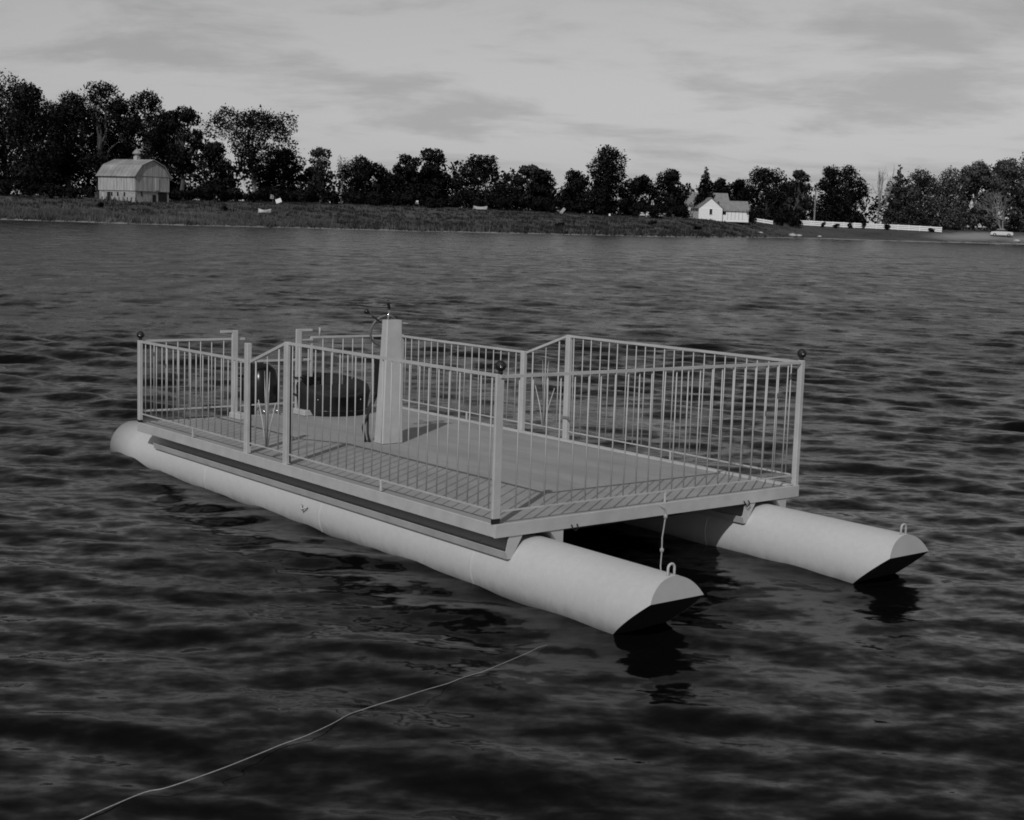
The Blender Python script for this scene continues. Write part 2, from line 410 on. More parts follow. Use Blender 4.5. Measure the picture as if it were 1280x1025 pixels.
def build_grass():
    g = np.random.default_rng(3); VV = ([], []); FF = ([], [])
    for _ in range(20000):
        u = g.uniform(-160, 1440); s0 = shoreD(u); d1 = float(np.interp(u, UU, DB))
        q = g.uniform(0, 1)**1.35; D = s0 + .3 + q*(d1-s0-1)
        if sandiness(u, D) > .3 and D-s0 > 2: continue
        near = math.exp(-(D-s0)/7)
        mown = 1.0 if u < 900 else max(.25, 1-(u-900)/150)
        h = g.uniform(.25, .6) + near*g.uniform(.1, .7)*mown
        h *= mown
        pn = math.sin(u*.11+1.3)*math.sin(D*.5+u*.03)+.6*math.sin(u*.27+D*.9)
        if pn < -.35 and D-s0 > 2: continue
        h *= .75+.3*max(-.5, pn)
        if h < .12: continue
        p = gp(u, D)
        # pale dry grass near the water at left, dark green weeds further up and in the middle
        dry = (1.0 if u < 420 else .35 if u < 640 else .10 if u < 960 else .5)*math.exp(-max(0, (D-s0)-14)/12) + .25*math.sin(u*.045)*math.sin(D*.35+u*.01)
        V, F = (VV[0], FF[0]) if g.uniform() < dry else (VV[1], FF[1])
        for b in range(4):
            a = g.uniform(0, 6.28); o = g.normal(0, .16, 2); w = g.uniform(.04, .11); ln = g.normal(0, .28*h, 2); hh = h*g.uniform(.6, 1.15)
            x, y, z = p.x+o[0], p.y+o[1], p.z-.05
            k = len(V); c, s = math.cos(a)*w, math.sin(a)*w
            V += [(x-c, y-s, z), (x+c, y+s, z), (x+ln[0], y+ln[1], z+hh)]; F.append((k, k+1, k+2))
    o = np_mesh('bank_grass', VV[0], FF[0], M_grass)
    tag(o, 'pale dry tall grass covering the far bank', 'grass', None, 'stuff')
    o = np_mesh('bank_weeds', VV[1], FF[1], M_grass2)
    tag(o, 'dark green weeds growing among the dry grass on the far bank', 'weeds', None, 'stuff')
build_grass()

# ------------------------------------------------------------------ trees
def leaves(g, centers, radii, n, size, zsq=.85):
    centers = np.array(centers); radii = np.array(radii)
    w = radii**2; idx = g.choice(len(centers), n, p=w/w.sum())
    d = g.normal(size=(n, 3)); d /= np.linalg.norm(d, axis=1)[:, None]
    # uneven lobes
    bump = 1 + .22*np.sin(5.1*d[:, 0]+idx*1.7)*np.sin(4.3*d[:, 1]+idx)*np.cos(4.7*d[:, 2]+idx*.6)
    rad = radii[idx]*bump*g.uniform(.15, 1, n)**.33*g.uniform(.92, 1.08, n)
    spray = g.uniform(size=n) < .13; rad = np.where(spray, rad*g.uniform(1.0, 1.38, n), rad)     # stray sprays outside the clumps
    P = centers[idx] + d*rad[:, None]*np.array([1, 1, zsq])
    A = g.normal(size=(n, 3)); A /= np.linalg.norm(A, axis=1)[:, None]
    B = np.cross(A, g.normal(size=(n, 3))); B /= np.linalg.norm(B, axis=1)[:, None]
    s = size*g.uniform(.55, 1.25, n)[:, None]
    V = np.stack([P - A*s, P + B*s*.6, P + A*s, P - B*s*.6], 1).reshape(-1, 3)
    F = np.arange(4*n).reshape(-1, 4)
    nn = d + .25*A; nn /= np.linalg.norm(nn, axis=1)[:, None]
    leaves.normals = np.repeat(nn, 4, axis=0)             # leaves turn outwards from their clump
    return V, F

def limb(mb, a, b, r0, r1, g, k=4, wob=.06):
    a, b = Vector(a), Vector(b); L_ = (b-a).length; P = []
    for i in range(k+1):
        t = i/k; p = a.lerp(b, t)
        if 0 < i < k: p = p + Vector(g.normal(0, wob*L_*.5, 3)) + Vector((0, 0, .05*L_*math.sin(math.pi*t)))
        P.append(p)
    mb.tube(P, [r0 + (r1-r0)*i/k for i in range(k+1)], 5)
    return P

def tree(name, label, u, D, topv, hw, style='round', leaf=0, seed=0, group=None, low=.12, density=1.0, base=None, cat='tree', bark=None):
    g = np.random.default_rng(abs(seed*1000 + int(u*7) + int(topv)))
    b = gp(u, D); H = max(.7, pt(u, topv, D).z - b.z); Wd = hw*D/FPX*1.12
    root = empty(name, b); tag(root, label, cat, group)
    mb = MB(); bark = bark or M_bark
    C = []; Rr = []
    tr = max(.10, H*.022)
    if style in ('round', 'spread', 'loose'):
        nl = {'round': 28, 'spread': 26, 'loose': 26}[style]
        k = 0
        while len(C) < nl and k < 600:
            k += 1
            z = g.uniform(low, .93); prof = math.sin(math.pi*min(1, max(.0, (z-low+.22)/(1.04-low+.22))))**.6
            if style == 'spread': prof = (.35 + .65*min(1, (z-low)/.35)) * (1 if z < .75 else math.sqrt(max(.05, 1-((z-.75)/.27)**2)))
            a = g.uniform(0, 6.28); q = math.sqrt(g.uniform(0, 1))
            rl = min(Wd, H*.4)*g.uniform(.28, .50)*(.8 if style != 'round' else 1)
            rr = max(0, prof*Wd*1.05 - rl*.7)*q**.7
            c = (rr*math.cos(a), rr*math.sin(a), min(z*H, H-rl*.8))
            if any(math.dist(c, o) < .55*rl for o in C): continue
            C.append(c); Rr.append(rl)
        C.append((g.normal(0, .08*Wd), g.normal(0, .08*Wd), H-Wd*.33)); Rr.append(Wd*.33)
        if style == 'round':
            for i in range(6):
                a = i*1.05+g.uniform(0, .6); C.append((Wd*.55*math.cos(a), Wd*.55*math.sin(a), H*(low+.06))); Rr.append(Wd*.42)
    elif style == 'column':
        for i in range(16):
            z = low + (.94-low)*i/15; a = g.uniform(0, 6.28); rl = Wd*(.62 if z < .8 else .5)*g.uniform(.8, 1.1)
            rr = Wd*.42*g.uniform(.3, 1)*(1 if z < .85 else .4); C.append((rr*math.cos(a), rr*math.sin(a), min(z*H, H-rl*.8))); Rr.append(rl)
    elif style == 'conifer':
        for i in range(26):
            z = low + (.97-low)*(i/25); rw = Wd*(1-(z-low)/(1.02-low))**.8; a = i*2.4
            rl = max(.25, rw*.55); C.append((rw*.5*math.cos(a), rw*.5*math.sin(a), z*H - rl*.4)); Rr.append(rl)
    elif style == 'shrub':
        for i in range(9):
            a = g.uniform(0, 6.28); z = g.uniform(.18, .72); q = Wd*.5*math.sqrt(g.uniform(0, 1))
            C.append((q*math.cos(a), q*math.sin(a), z*H)); Rr.append(min(Wd*.5, H*.35)*g.uniform(.8, 1.1))
    # trunk and limbs
    if style == 'bare':
        tips = []
        def grow(a, d, ln, r, lev):
            b_ = a + d*ln
            limb(mb, a, b_, r, r*.55, g, 3, .08)
            if lev == 0: return
            for _ in range(3 if lev > 1 else 4):
                nd = (d + Vector(g.normal(0, .42, 3)) + Vector((0, 0, .12))).normalized()
                grow(a + d*ln*g.uniform(.55, 1), nd, ln*g.uniform(.55, .8), r*.55, lev-1)
        base_ = Vector((0, 0, -.3))
        for s in range(3):
            d0 = (Vector((0, 0, 1)) + Vector(g.normal(0, .22, 3))).normalized()
            grow(base_, d0, H*.42, tr*1.0, 4)
        bo = mb.build('trunk', bark, root)
        # fit into the wanted height and width
        co = np.array([v.co for v in bo.data.vertices]); sz = H/co[:, 2].max(); sx = Wd/np.percentile(np.hypot(co[:, 0], co[:, 1]), 97)
        for v in bo.data.vertices: v.co = (v.co.x*sx, v.co.y*sx, v.co.z*sz)
        if density > 0:
            co = np.array([v.co for v in bo.data.vertices]); co = co[co[:, 2] > .35*H]
            pick = co[g.choice(len(co), int(700*density))]
            V, F = leaves(g, pick, np.full(len(pick), .35), int(1100*density), .16)
            np_mesh('crown', V, F, M_leaf[leaf], root)
        return root
    top = Vector((g.normal(0, .04*H), g.normal(0, .04*H), H*(.55 if style in ('spread', 'loose', 'round') else .92)))
    if style == 'shrub':
        for i in range(5):
            c = C[i]; limb(mb, (g.normal(0, .08), g.normal(0, .08), -.15), c, .05, .015, g, 3)
    else:
        P = limb(mb, (0, 0, -.3), top, tr*1.15, tr*.5, g, 6, .03)
        order = sorted(range(len(C)), key=lambda i: C[i][2])
        for i in order[::1 if style in ('spread', 'loose') else 2]:
            z = C[i][2]; s = min(len(P)-2, max(1, int(len(P)*(z*.55)/top.z))) if top.z > 0 else 1
            limb(mb, P[s], C[i], tr*.42, tr*.10, g, 4, .10)
    mb.build('trunk', bark, root)
    n = {'round': 9000, 'spread': 7500, 'loose': 6200, 'column': 7500, 'conifer': 6000, 'shrub': 900}[style]
    vol = sum(r**2 for r in Rr)
    n = int(min(n*1.4, max(500, vol*250))*density) if style != 'shrub' else int(max(250, min(1200, vol*260))*density)
    V, F = leaves(g, C, Rr, n, .205 if style != 'shrub' else .15)
    V[:, 2] = np.maximum(V[:, 2], -.05)
    np_mesh('crown', V, F, M_leaf[leaf], root)
    return root

TREES = [
 # u, D, top, halfwidth, style, leaf, low, density, label
 (-60, 232, 104, 50, 'round', 0, .10, 1.0, 'dark tree cut off by the left edge of the photo'),
 (10, 236, 91, 46, 'round', 0, .12, 1.0, 'tall dark tree highest at the far left of the wood'),
 (42, 228, 104, 30, 'round', 0, .12, 1.0, 'dark tree left of the barn with a rounded sloping crown'),
 (86, 240, 112, 26, 'round', 0, .25, .9, 'dark tree whose left lobe overhangs the dip in the wood'),
 (122, 238, 101, 36, 'round', 0, .20, 1.0, 'tall dark flat-topped tree rising straight behind the barn'),
 (64, 250, 126, 34, 'round', 0, .05, 1.0, 'lower dark tree filling the dip left of the barn'),
 (150, 248, 120, 26, 'round', 0, .15, .9, 'dark tree in the notch above the barn roof'),
 (182, 240, 114, 30, 'round', 0, .22, .85, 'dark two-headed tree above the right slope of the barn roof'),
 (229, 238, 131, 24, 'spread', 0, .30, .9, 'dark tree at the right end of the wood with sky through its lower crown'),
 (206, 252, 138, 26, 'round', 0, .05, .9, 'dark tree filling in behind the right side of the barn'),
 (318, 240, 136, 56, 'spread', 0, .34, .95, 'broad spreading tree with open crown and pale forked limbs'),
 (268, 238, 178, 22, 'round', 0, .05, 1.0, 'low dark tree under the left side of the spreading tree'),
 (352, 246, 186, 30, 'round', 0, .05, 1.0, 'low dark tree under the right side of the spreading tree'),
 (400, 240, 183, 15, 'loose', 1, .25, .8, 'slender thin-crowned tree beside the broad spreading tree'),
 (388, 250, 208, 18, 'round', 0, .05, 1.0, 'low dark tree at the foot of the slender thin-crowned tree'),
 (426, 262, 193, 11, 'bare', 1, .2, .25, 'nearly leafless slim tree beside a round dark tree'),
 (455, 245, 195, 29, 'round', 0, .06, 1.1, 'round dark tree with a smooth dome, left of the meadow'),
 (490, 256, 216, 20, 'round', 0, .05, 1.0, 'low dark tree in the gap right of the dome-shaped tree'),
 (506, 246, 192, 16, 'round', 0, .10, 1.0, 'dark left-hand half of the paired loose-topped trees'),
 (536, 248, 184, 26, 'loose', 0, .18, 1.5, 'loose-topped tree with ragged twigs left of the big round oak'),
 (535, 262, 214, 30, 'round', 0, .04, 1.0, 'low dark tree behind the ragged loose-topped tree'),
 (606, 246, 194, 44, 'round', 0, .06, 1.1, 'big round oak-like dark tree in the middle of the shore'),
 (660, 252, 206, 20, 'loose', 1, .10, 2.0, 'thin-leaved tree close behind the big round oak-like tree'),
 (678, 248, 212, 16, 'round', 0, .06, 1.0, 'dark tree sloping down to the gap of open sky'),
 (718, 250, 212, 19, 'round', 0, .06, 1.0, 'dark rounded tree left beside the tall column tree'),
 (756, 248, 183, 23, 'column', 0, .10, 1.1, 'tall column-shaped tree standing above its neighbours'),
 (797, 258, 219, 22, 'round', 0, .05, 1.0, 'low dark tree right beside the tall column tree'),
 (838, 266, 211, 21, 'round', 0, .08, 1.0, 'dark tree just left of the white cottage'),
 (880, 271, 207, 14, 'conifer', 0, .22, 1.2, 'dark conifer in front of the cottage rear roof'),
 (899, 290, 223, 14, 'round', 0, .05, 1.0, 'small dark tree peeping over the cottage roof'),
 (922, 292, 224, 14, 'round', 0, .05, 1.0, 'small dark tree behind the right end of the cottage'),
 (958, 300, 210, 34, 'round', 0, .05, 1.1, 'wide dark tree rising behind and right of the cottage'),
 (996, 318, 212, 15, 'loose', 1, .10, 1.5, 'thin pale-topped tree left of the utility pole'),
 (980, 330, 228, 30, 'round', 0, .04, 1.0, 'low dark tree between the wide tree and the utility pole'),
 (1033, 322, 207, 19, 'round', 0, .05, 1.0, 'dark tree directly behind the utility pole'),
 (1058, 320, 205, 22, 'round', 0, .05, 1.0, 'dark round tree behind the white fence, next to the bare tree'),
 (1097, 340, 203, 18, 'bare', 2, .2, 0.0, 'bare pale tree showing against the sky'),
 (1121, 322, 204, 17, 'conifer', 1, .03, 1.2, 'pointed tree right of the bare tree'),
 (1146, 326, 211, 26, 'round', 1, .04, 1.0, 'dark grey tree behind the middle of the right fence end'),
 (1182, 326, 210, 24, 'round', 2, .04, 1.0, 'dark grey tree above the right end of the white fence'),
 (1218, 330, 199, 24, 'loose', 2, .06, 2.0, 'pale grey feathery tree behind the beach'),
 (1254, 330, 198, 26, 'loose', 2, .06, 2.0, 'pale grey feathery tree above the parked car'),
 (1290, 334, 189, 28, 'round', 2, .04, 1.0, 'tall grey tree cut off by the right edge'),
 (1340, 336, 195, 34, 'round', 2, .04, 1.0, 'grey tree beyond the right edge'),
 (1254, 306, 232, 30, 'bare', 2, .2, .35, 'many-stemmed willow with pale trunks beside the parked car'),
]
for (u, D, tv, hw, st, lf, low, den, lab) in TREES:
    tree({'conifer': 'conifer_tree', 'bare': 'bare_tree'}.get(st, 'broadleaf_tree'), lab, u, D, tv, hw, st, lf, 11, 'trees along the far shore', low, den,
         bark=M_palebark if (st == 'bare' or hw == 56) else None)

# distant wood behind the trees: reads as one mass
def build_far_wood():
    g = np.random.default_rng(21); C = []; Rr = []
    for u in np.arange(-420, 1560, 9.0):
        D = float(np.interp(u, UU, DB)) + 38 + g.uniform(0, 14)
        tv = float(np.interp(u, [-400, 0, 225, 245, 258, 270, 370, 385, 430, 480, 495, 560, 570, 645, 685, 692, 700, 706, 735, 780, 860, 890, 925, 990, 1005, 1070, 1078, 1108, 1112, 1195, 1210, 1280, 1500], [140, 128, 148, 165, 196, 202, 205, 215, 215, 213, 210, 206, 204, 212, 224, 242, 242, 228, 224, 230, 227, 231, 231, 222, 227, 220, 242, 242, 222, 219, 213, 206, 205])) + g.uniform(-3, 7)
        b = gp(u, D); H = max(1.5, pt(u, tv, D).z - b.z); n = max(2, int(H/1.6))
        for i in range(n):
            z = H*(i+.5)/n; r = g.uniform(1.0, 1.7); C.append((b.x+g.normal(0, .6), b.y+g.normal(0, .6), b.z+min(z, H-r*.7))); Rr.append(r)
    V, F = leaves(g, C, Rr, 46000, .45)
    o = np_mesh('distant_wood', V, F, M_leaf[0]); tag(o, 'dark wood closing the view behind the shore trees', 'wood', None, 'stuff')
build_far_wood()

# brush at the foot of the trees
g = np.random.default_rng(5)
for u in list(np.arange(-60, 118, 17)) + list(np.arange(222, 860, 15)):
    uu = u + g.uniform(-4, 4); D = float(np.interp(uu, UU, DB)) - 4 + g.uniform(-2, 5)
    vb = float(np.interp(uu, [0, 170, 400, 640, 850], [243, 249, 253, 262, 270]))
    tree('understorey_bush', 'dark bush in the row at the foot of the shore trees', uu, D, vb - g.uniform(12, 24), g.uniform(9, 14), 'shrub', 0, 3, 'dark bushes at the foot of the trees', cat='bush', density=1.2)
SHR = [(940, 270, 257, 8, 'dark clipped bush against the right end of the cottage'), (994, 290, 258, 9, 'small dark conifer-like bush left of the white fence'),
       (1030, 296, 276.5, 3.2, 'small round bush at the left part of the white fence'), (1046, 296, 279, 5, 'low spreading bush under the white fence'), (1063, 297, 277, 3.5, 'small dark bush in front of the white fence near its middle'),
       (1080, 297, 270, 5, 'upright dark bush splitting the white fence'), (1110, 298, 279, 4.2, 'round dark bush low before the right half of the fence'), (1165, 299, 284, 4.5, 'low bush near the right end of the white fence'),
       (975, 288, 277, 8, 'grey scrub on the slope between cottage and fence'), (872, 230, 283, 9, 'dark scrub on the bank below the cottage'), (815, 226, 284, 9, 'dark scrub on the bank below the short white fence'),
       (126, 195, 259, 7, 'dark weed clump on the bank below the barn'), (280, 200, 268, 8, 'dark weed clump on the bank below the spreading tree'), (700, 205, 280, 8, 'dark weed clump at the water edge left of the sunken branches')]
for (u, D, tv, hw, lab) in SHR:
    tree('bush', lab, u, D, tv, hw, 'shrub', 0, 9, 'bushes on the bank', cat='bush', density=1.3)

# ------------------------------------------------------------------ barn
M_barn = mat('weathered_barn_boards', .36, .85, .34, 1.2, stretch=(3, 3, .35), detail=7)
M_barnroof = mat('barn_roof_sheets', .27, .7, .38, .35, detail=6)
M_barnlow = mat('barn_stone_base', .30, .9, .35, 2.5)
M_dark = mat('dark_opening', .01, .9)
def house_frame(name, label, cat, u, D, rz):
    b = gp(u, D); d = (b - CAM); yaw = math.atan2(d.y, d.x)
    e = empty(name, b, yaw + rz); tag(e, label, cat); return e
def barn():
    # local x runs away from the camera when rz = 0; nearest corner at the origin
    e = house_frame('barn', 'weathered gambrel-roofed barn with a small roof ventilator in front of the wood', 'barn', 169, 212, 0)
    e.rotation_euler.z += R(46)
    # gable wall runs along -y, long wall along +x
    GW, LN, ZL, ZE, ZK, ZR = 7.1, 7.2, 1.75, 3.85, 5.35, 6.2
    kx = 1.25
    def wall_long(y, name):                                    # boards of the long side
        n = 14
        for i in range(n):
            MB().box(LN*i/n+.015, LN*(i+1)/n-.015, y-.06-.012*(i % 3), y+.06, ZL-.08, ZE).build('board', M_barn, e)
    MB().box(.05, LN-.05, -.25, -.08, -.4, ZL-.10).build('stone_base', M_barnlow, e)
    MB().box(.05, LN-.05, -GW+.08, -GW+.25, -.4, ZL-.10).build('stone_base', M_barnlow, e)
    MB().box(.08, .25, -GW+.26, -.26, -.4, ZL-.10).build('stone_base', M_barnlow, e)
    MB().box(LN-.25, LN-.08, -GW+.26, -.26, -.4, ZL-.10).build('stone_base', M_barnlow, e)
    wall_long(0, 'n'); wall_long(-GW, 's')
    n = 14
    def top(y):
        t = abs(y+GW/2)/(GW/2)
        k = 1-kx/(GW/2)
        return ZR - (ZR-ZK)*t/k if t < k else ZK - (ZK-ZE)*(t-k)/(1-k)
    for x in (0, LN):
        for i in range(n):
            y0, y1 = -GW + .07 + (GW-.14)*i/n + .012, -GW + .07 + (GW-.14)*(i+1)/n - .012; ym = (y0+y1)/2
            lo = ZL-.08
            for (za, zb, dx) in ((lo, ZE-.05, 0), (ZE-.02, None, .05)):
                z0, z1 = (top(y0)-.1, top(y1)-.1) if zb is None else (zb, zb)
                x0, x1 = x-.05-dx-.012*(i % 2), x+.05
                if x > 0: x0, x1 = x-.05, x+.05+dx
                if min(z0, z1) <= za: continue
                MB().add([(x0,y0,za),(x1,y0,za),(x1,y1,za),(x0,y1,za),(x0,y0,z0),(x1,y0,z0),(x1,y1,z1),(x0,y1,z1)],
                         [(3,2,1,0),(4,5,6,7),(0,1,5,4),(1,2,6,5),(2,3,7,6),(3,0,4,7)]).build('board', M_barn, e)
    # roof: four slopes with overhang and folded sheet seams
    prof = [(.28, ZE-.22), (-kx, ZK), (-GW/2, ZR), (-GW+kx, ZK), (-GW-.28, ZE-.22)]
    for k in range(4):
        (y0, z0), (y1, z1) = prof[k], prof[k+1]; m_ = MB(); d = Vector((0, y1-y0, z1-z0)).normalized(); nn = Vector((0, -d.z, d.y)); nn = nn if nn.z > 0 else -nn
        a, b = Vector((-.3, y0, z0)), Vector((LN+.3, y0, z0)); c, dd = Vector((LN+.3, y1, z1)), Vector((-.3, y1, z1))
        o_ = nn*.10
        m_.add([a, b, c, dd, a+o_, b+o_, c+o_, dd+o_], [(3,2,1,0),(4,5,6,7),(0,1,5,4),(1,2,6,5),(2,3,7,6),(3,0,4,7)])
        ro = m_.build('roof_slope', M_barnroof, e)
        sm = MB()
        for i in range(1, 10):
            x = -.3 + (LN+.6)*i/10; sm.bar(Vector((x, y0, z0))+nn*.115, Vector((x, y1, z1))+nn*.115, .05, .04, nn)
        s_ = sm.build('seam', M_barnroof, ro)
    # ventilator
    x = LN*.42
    v = MB().box(x-.35, x+.35, -GW/2-.35, -GW/2+.35, ZR-.25, ZR+.55).build('ventilator', M_barn, e)
    MB().lathe([(.34, 0), (.34, .25), (.62, .32), (.66, .45), (.34, .85), (.08, 1.05), (.03, 1.35)], (x, -GW/2, ZR+.55), 10).build('ventilator_hood', M_barnroof, v)
    # openings in the base
    MB().box(.02, .07, -GW+.5, -GW+2.3, -.3, ZL-.15).build('doorway', M_dark, e)
    MB().box(.03, .07, -GW/2-.75, -GW/2-.05, -.3, 1.2).build('doorway', M_dark, e)
    MB().box(.03, .07, -1.5, -1.25, .95, 1.55).build('window', M_dark, e)
    for xx in (2.0, 3.3, 4.5): MB().box(xx, xx+.28, -.075, -.02, .85, 1.45).build('window', M_dark, e)
    MB().box(4.9, 6.7, -.075, -.02, -.3, 1.45).build('doorway', M_dark, e)
    MB().box(5.5, 6.6, -.015, .04, -.3, 1.40).build('door', M_barn, e)
    MB().box(-.13, -.07, -GW+2.3, -GW+3.0, ZL+.1, ZE-.2).build('hay_door', M_white, e)
barn()
# paddock fence posts in front of the barn
for i in range(9):
    u = 128 + i*5.2; o = MB().lathe([(.09, -.3), (.08, .95), (.05, 1.0)], (0, 0, 0), 7).build('fence_post', M_bark)
    o.location = gp(u, 206.5 - i*.15); tag(o, 'dark stub post in the short row before the barn', 'post', 'stub posts before the barn')

# ------------------------------------------------------------------ cottage
M_clap = mat('white_clapboard', .80, .6, .05, 2)
M_shing = mat('grey_shingles', .22, .9, .2, 1.5)
def gable_block(e, x0, x1, y0, y1, ze, zr, along, name='wall'):
    """walls, clapboards as thin courses, roof of two slopes; ridge along x or y"""
    n = max(4, int(ze/.24))
    for i in range(n):
        z0, z1 = -.3 if i == 0 else ze*i/n, ze*(i+1)/n - .012
        MB().add([(x0-.02,y0-.02,z0),(x1+.02,y0-.02,z0),(x1+.02,y1+.02,z0),(x0-.02,y1+.02,z0),(x0,y0,z1),(x1,y0,z1),(x1,y1,z1),(x0,y1,z1)],
                 [(0,1,5,4),(1,2,6,5),(2,3,7,6),(3,0,4,7),(4,5,6,7)]).build('clapboard', M_clap, e)
    if along == 'x':
        ym = (y0+y1)/2
        for x in (x0+.02, x1-.10): MB().add([(x,y0,ze-.02),(x,y1,ze-.02),(x,ym,zr-.02),(x+.08,y0,ze-.02),(x+.08,y1,ze-.02),(x+.08,ym,zr-.02)], [(0,2,1),(3,4,5),(0,1,4,3),(1,2,5,4),(2,0,3,5)]).build('gable', M_clap, e)
        ed = [((x0-.2, y0), (x1+.2, y0), ym), ((x0-.2, y1), (x1+.2, y1), ym)]
        for (a, b, m_) in ed:
            s = -1 if a[1] < m_ else 1; sl_ = (zr-ze)/abs(m_-a[1]); oy = a[1]+s*.25; oz = ze-.25*sl_
            MB().add([(a[0],oy,oz+.02),(b[0],oy,oz+.02),(b[0],m_,zr+.02),(a[0],m_,zr+.02),(a[0],oy,oz+.13),(b[0],oy,oz+.13),(b[0],m_,zr+.13),(a[0],m_,zr+.13)],
                     [(3,2,1,0),(4,5,6,7),(0,1,5,4),(1,2,6,5),(2,3,7,6),(3,0,4,7)]).build('roof_slope', M_shing, e)
    else:
        xm = (x0+x1)/2
        for y in (y0+.02, y1-.10): MB().add([(x0,y,ze-.02),(x1,y,ze-.02),(xm,y,zr-.02),(x0,y+.08,ze-.02),(x1,y+.08,ze-.02),(xm,y+.08,zr-.02)], [(0,2,1),(3,4,5),(0,1,4,3),(1,2,5,4),(2,0,3,5)]).build('gable', M_clap, e)
        for xe in (x0, x1):
            s = -1 if xe < xm else 1; sl_ = (zr-ze)/abs(xm-xe); ox = xe+s*.25; oz = ze-.25*sl_
            MB().add([(ox,y0-.2,oz+.02),(ox,y1+.2,oz+.02),(xm,y1+.2,zr+.02),(xm,y0-.2,zr+.02),(ox,y0-.2,oz+.13),(ox,y1+.2,oz+.13),(xm,y1+.2,zr+.13),(xm,y0-.2,zr+.13)],
                     [(3,2,1,0),(4,5,6,7),(0,1,5,4),(1,2,6,5),(2,3,7,6),(3,0,4,7)]).build('roof_slope', M_shing, e)
def cottage():
    # local x = to the right as seen, local y = away from the camera
    D = 267; b = gp(888, D); d = b-CAM; yaw = math.atan2(d.y, d.x) - math.pi/2
    e = empty('cottage', b, yaw + R(14)); tag(e, 'small white clapboard cottage of three joined gabled wings', 'house')
    s = D/FPX
    gable_block(e, -2.25, 2.25, 0, 5.4, 2.15, 4.0, 'y')                 # gable wing facing the lake
    gable_block(e, 2.4, 7.6, 1.0, 4.8, 1.85, 3.5, 'x')                  # right wing
    gable_block(e, -4.6, 5.0, 5.6, 10.4, 2.7, 5.0, 'x')                  # rear house
    w = MB().box(-.22, .28, -.06, -.025, .95, 1.95).build('window', M_dark, e)
    fr = MB(); 
    for (a, c) in (((-.25, 0, .92), (.31, 0, .92)), ((-.25, 0, 1.98), (.31, 0, 1.98)), ((-.25, 0, .92), (-.25, 0, 1.98)), ((.31, 0, .92), (.31, 0, 1.98))):
        fr.bar((a[0], -.06, a[2]), (c[0], -.06, c[2]), .05, .07, (0, 1, 0))
    fr.build('frame', M_clap, w)
    MB().box(2.25, 3.2, .93, .975, 1.0, 1.55).build('window', M_dark, e)
    for i in range(5): MB().box(3.5+i*.72, 3.55+i*.72, .93, .978, .1, 1.7).build('batten', M_steel, e)
    MB().box(-3.9, -3.3, 5.53, 5.575, .9, 1.8).build('window', M_dark, e)
cottage()

# ------------------------------------------------------------------ fences, pole, car and small things on the shore
M_fence = mat('white_fence_paint', .82, .6, .06, 3)
def fence(label, ends, bays, h, rails, ground_off=0):
    (u0, D0), (u1, D1) = ends
    P = [gp(u0+(u1-u0)*i/bays, D0+(D1-D0)*i/bays) for i in range(bays+1)]
    e = empty('board_fence', P[0]); tag(e, label, 'fence', 'white fences on the shore')
    O = P[0]
    for p in P:
        q = p-O; MB().box(q.x-.07, q.x+.07, q.y-.07, q.y+.07, q.z-.3, q.z+h+.06).build('post', M_fence, e)
    for i in range(bays):
        for k in range(rails):
            z = h*(k+.6)/rails; a = P[i]-O+Vector((0, 0, z)); b = P[i+1]-O+Vector((0, 0, z)); dv = (b-a).normalized()
            side = Vector((dv.y, -dv.x, 0)); side = side if side.dot(CAM-P[i]) > 0 else -side
            MB().bar(a+side*.09+dv*.01, b+side*.09-dv*.01, .04, h/rails*.74).build('rail', M_fence, e)
    return e
fence('long white board fence running along the slope at right', ((1001, 300), (1178, 300)), 13, 1.05, 3)
fence('short white board fence left of the cottage', ((797, 252), (833, 256)), 3, .65, 2)
fence('tiny stretch of white fence just left of the cottage', ((841, 257), (851, 258)), 1, .5, 2)
fence('low white fence right of the cottage bush', ((944, 286), (966, 287)), 2, .75, 2)
def pole():
    b = gp(1018, 309); e = empty('utility_pole', b); H = pt(1018, 236, 309).z - b.z
    tag(e, 'pale wooden utility pole behind the long white fence', 'pole')
    MB().lathe([(.19, -.5), (.17, H*.5), (.13, H)], (0, 0, 0), 10).build('mast', M_palebark, e)
    sd = Vector((f_.y, -f_.x, 0)).normalized()
    MB().bar(-sd*.9+Vector((0, 0, H-.5)), sd*.9+Vector((0, 0, H-.5)), .12, .12).build('crossarm', M_palebark, e)
pole()
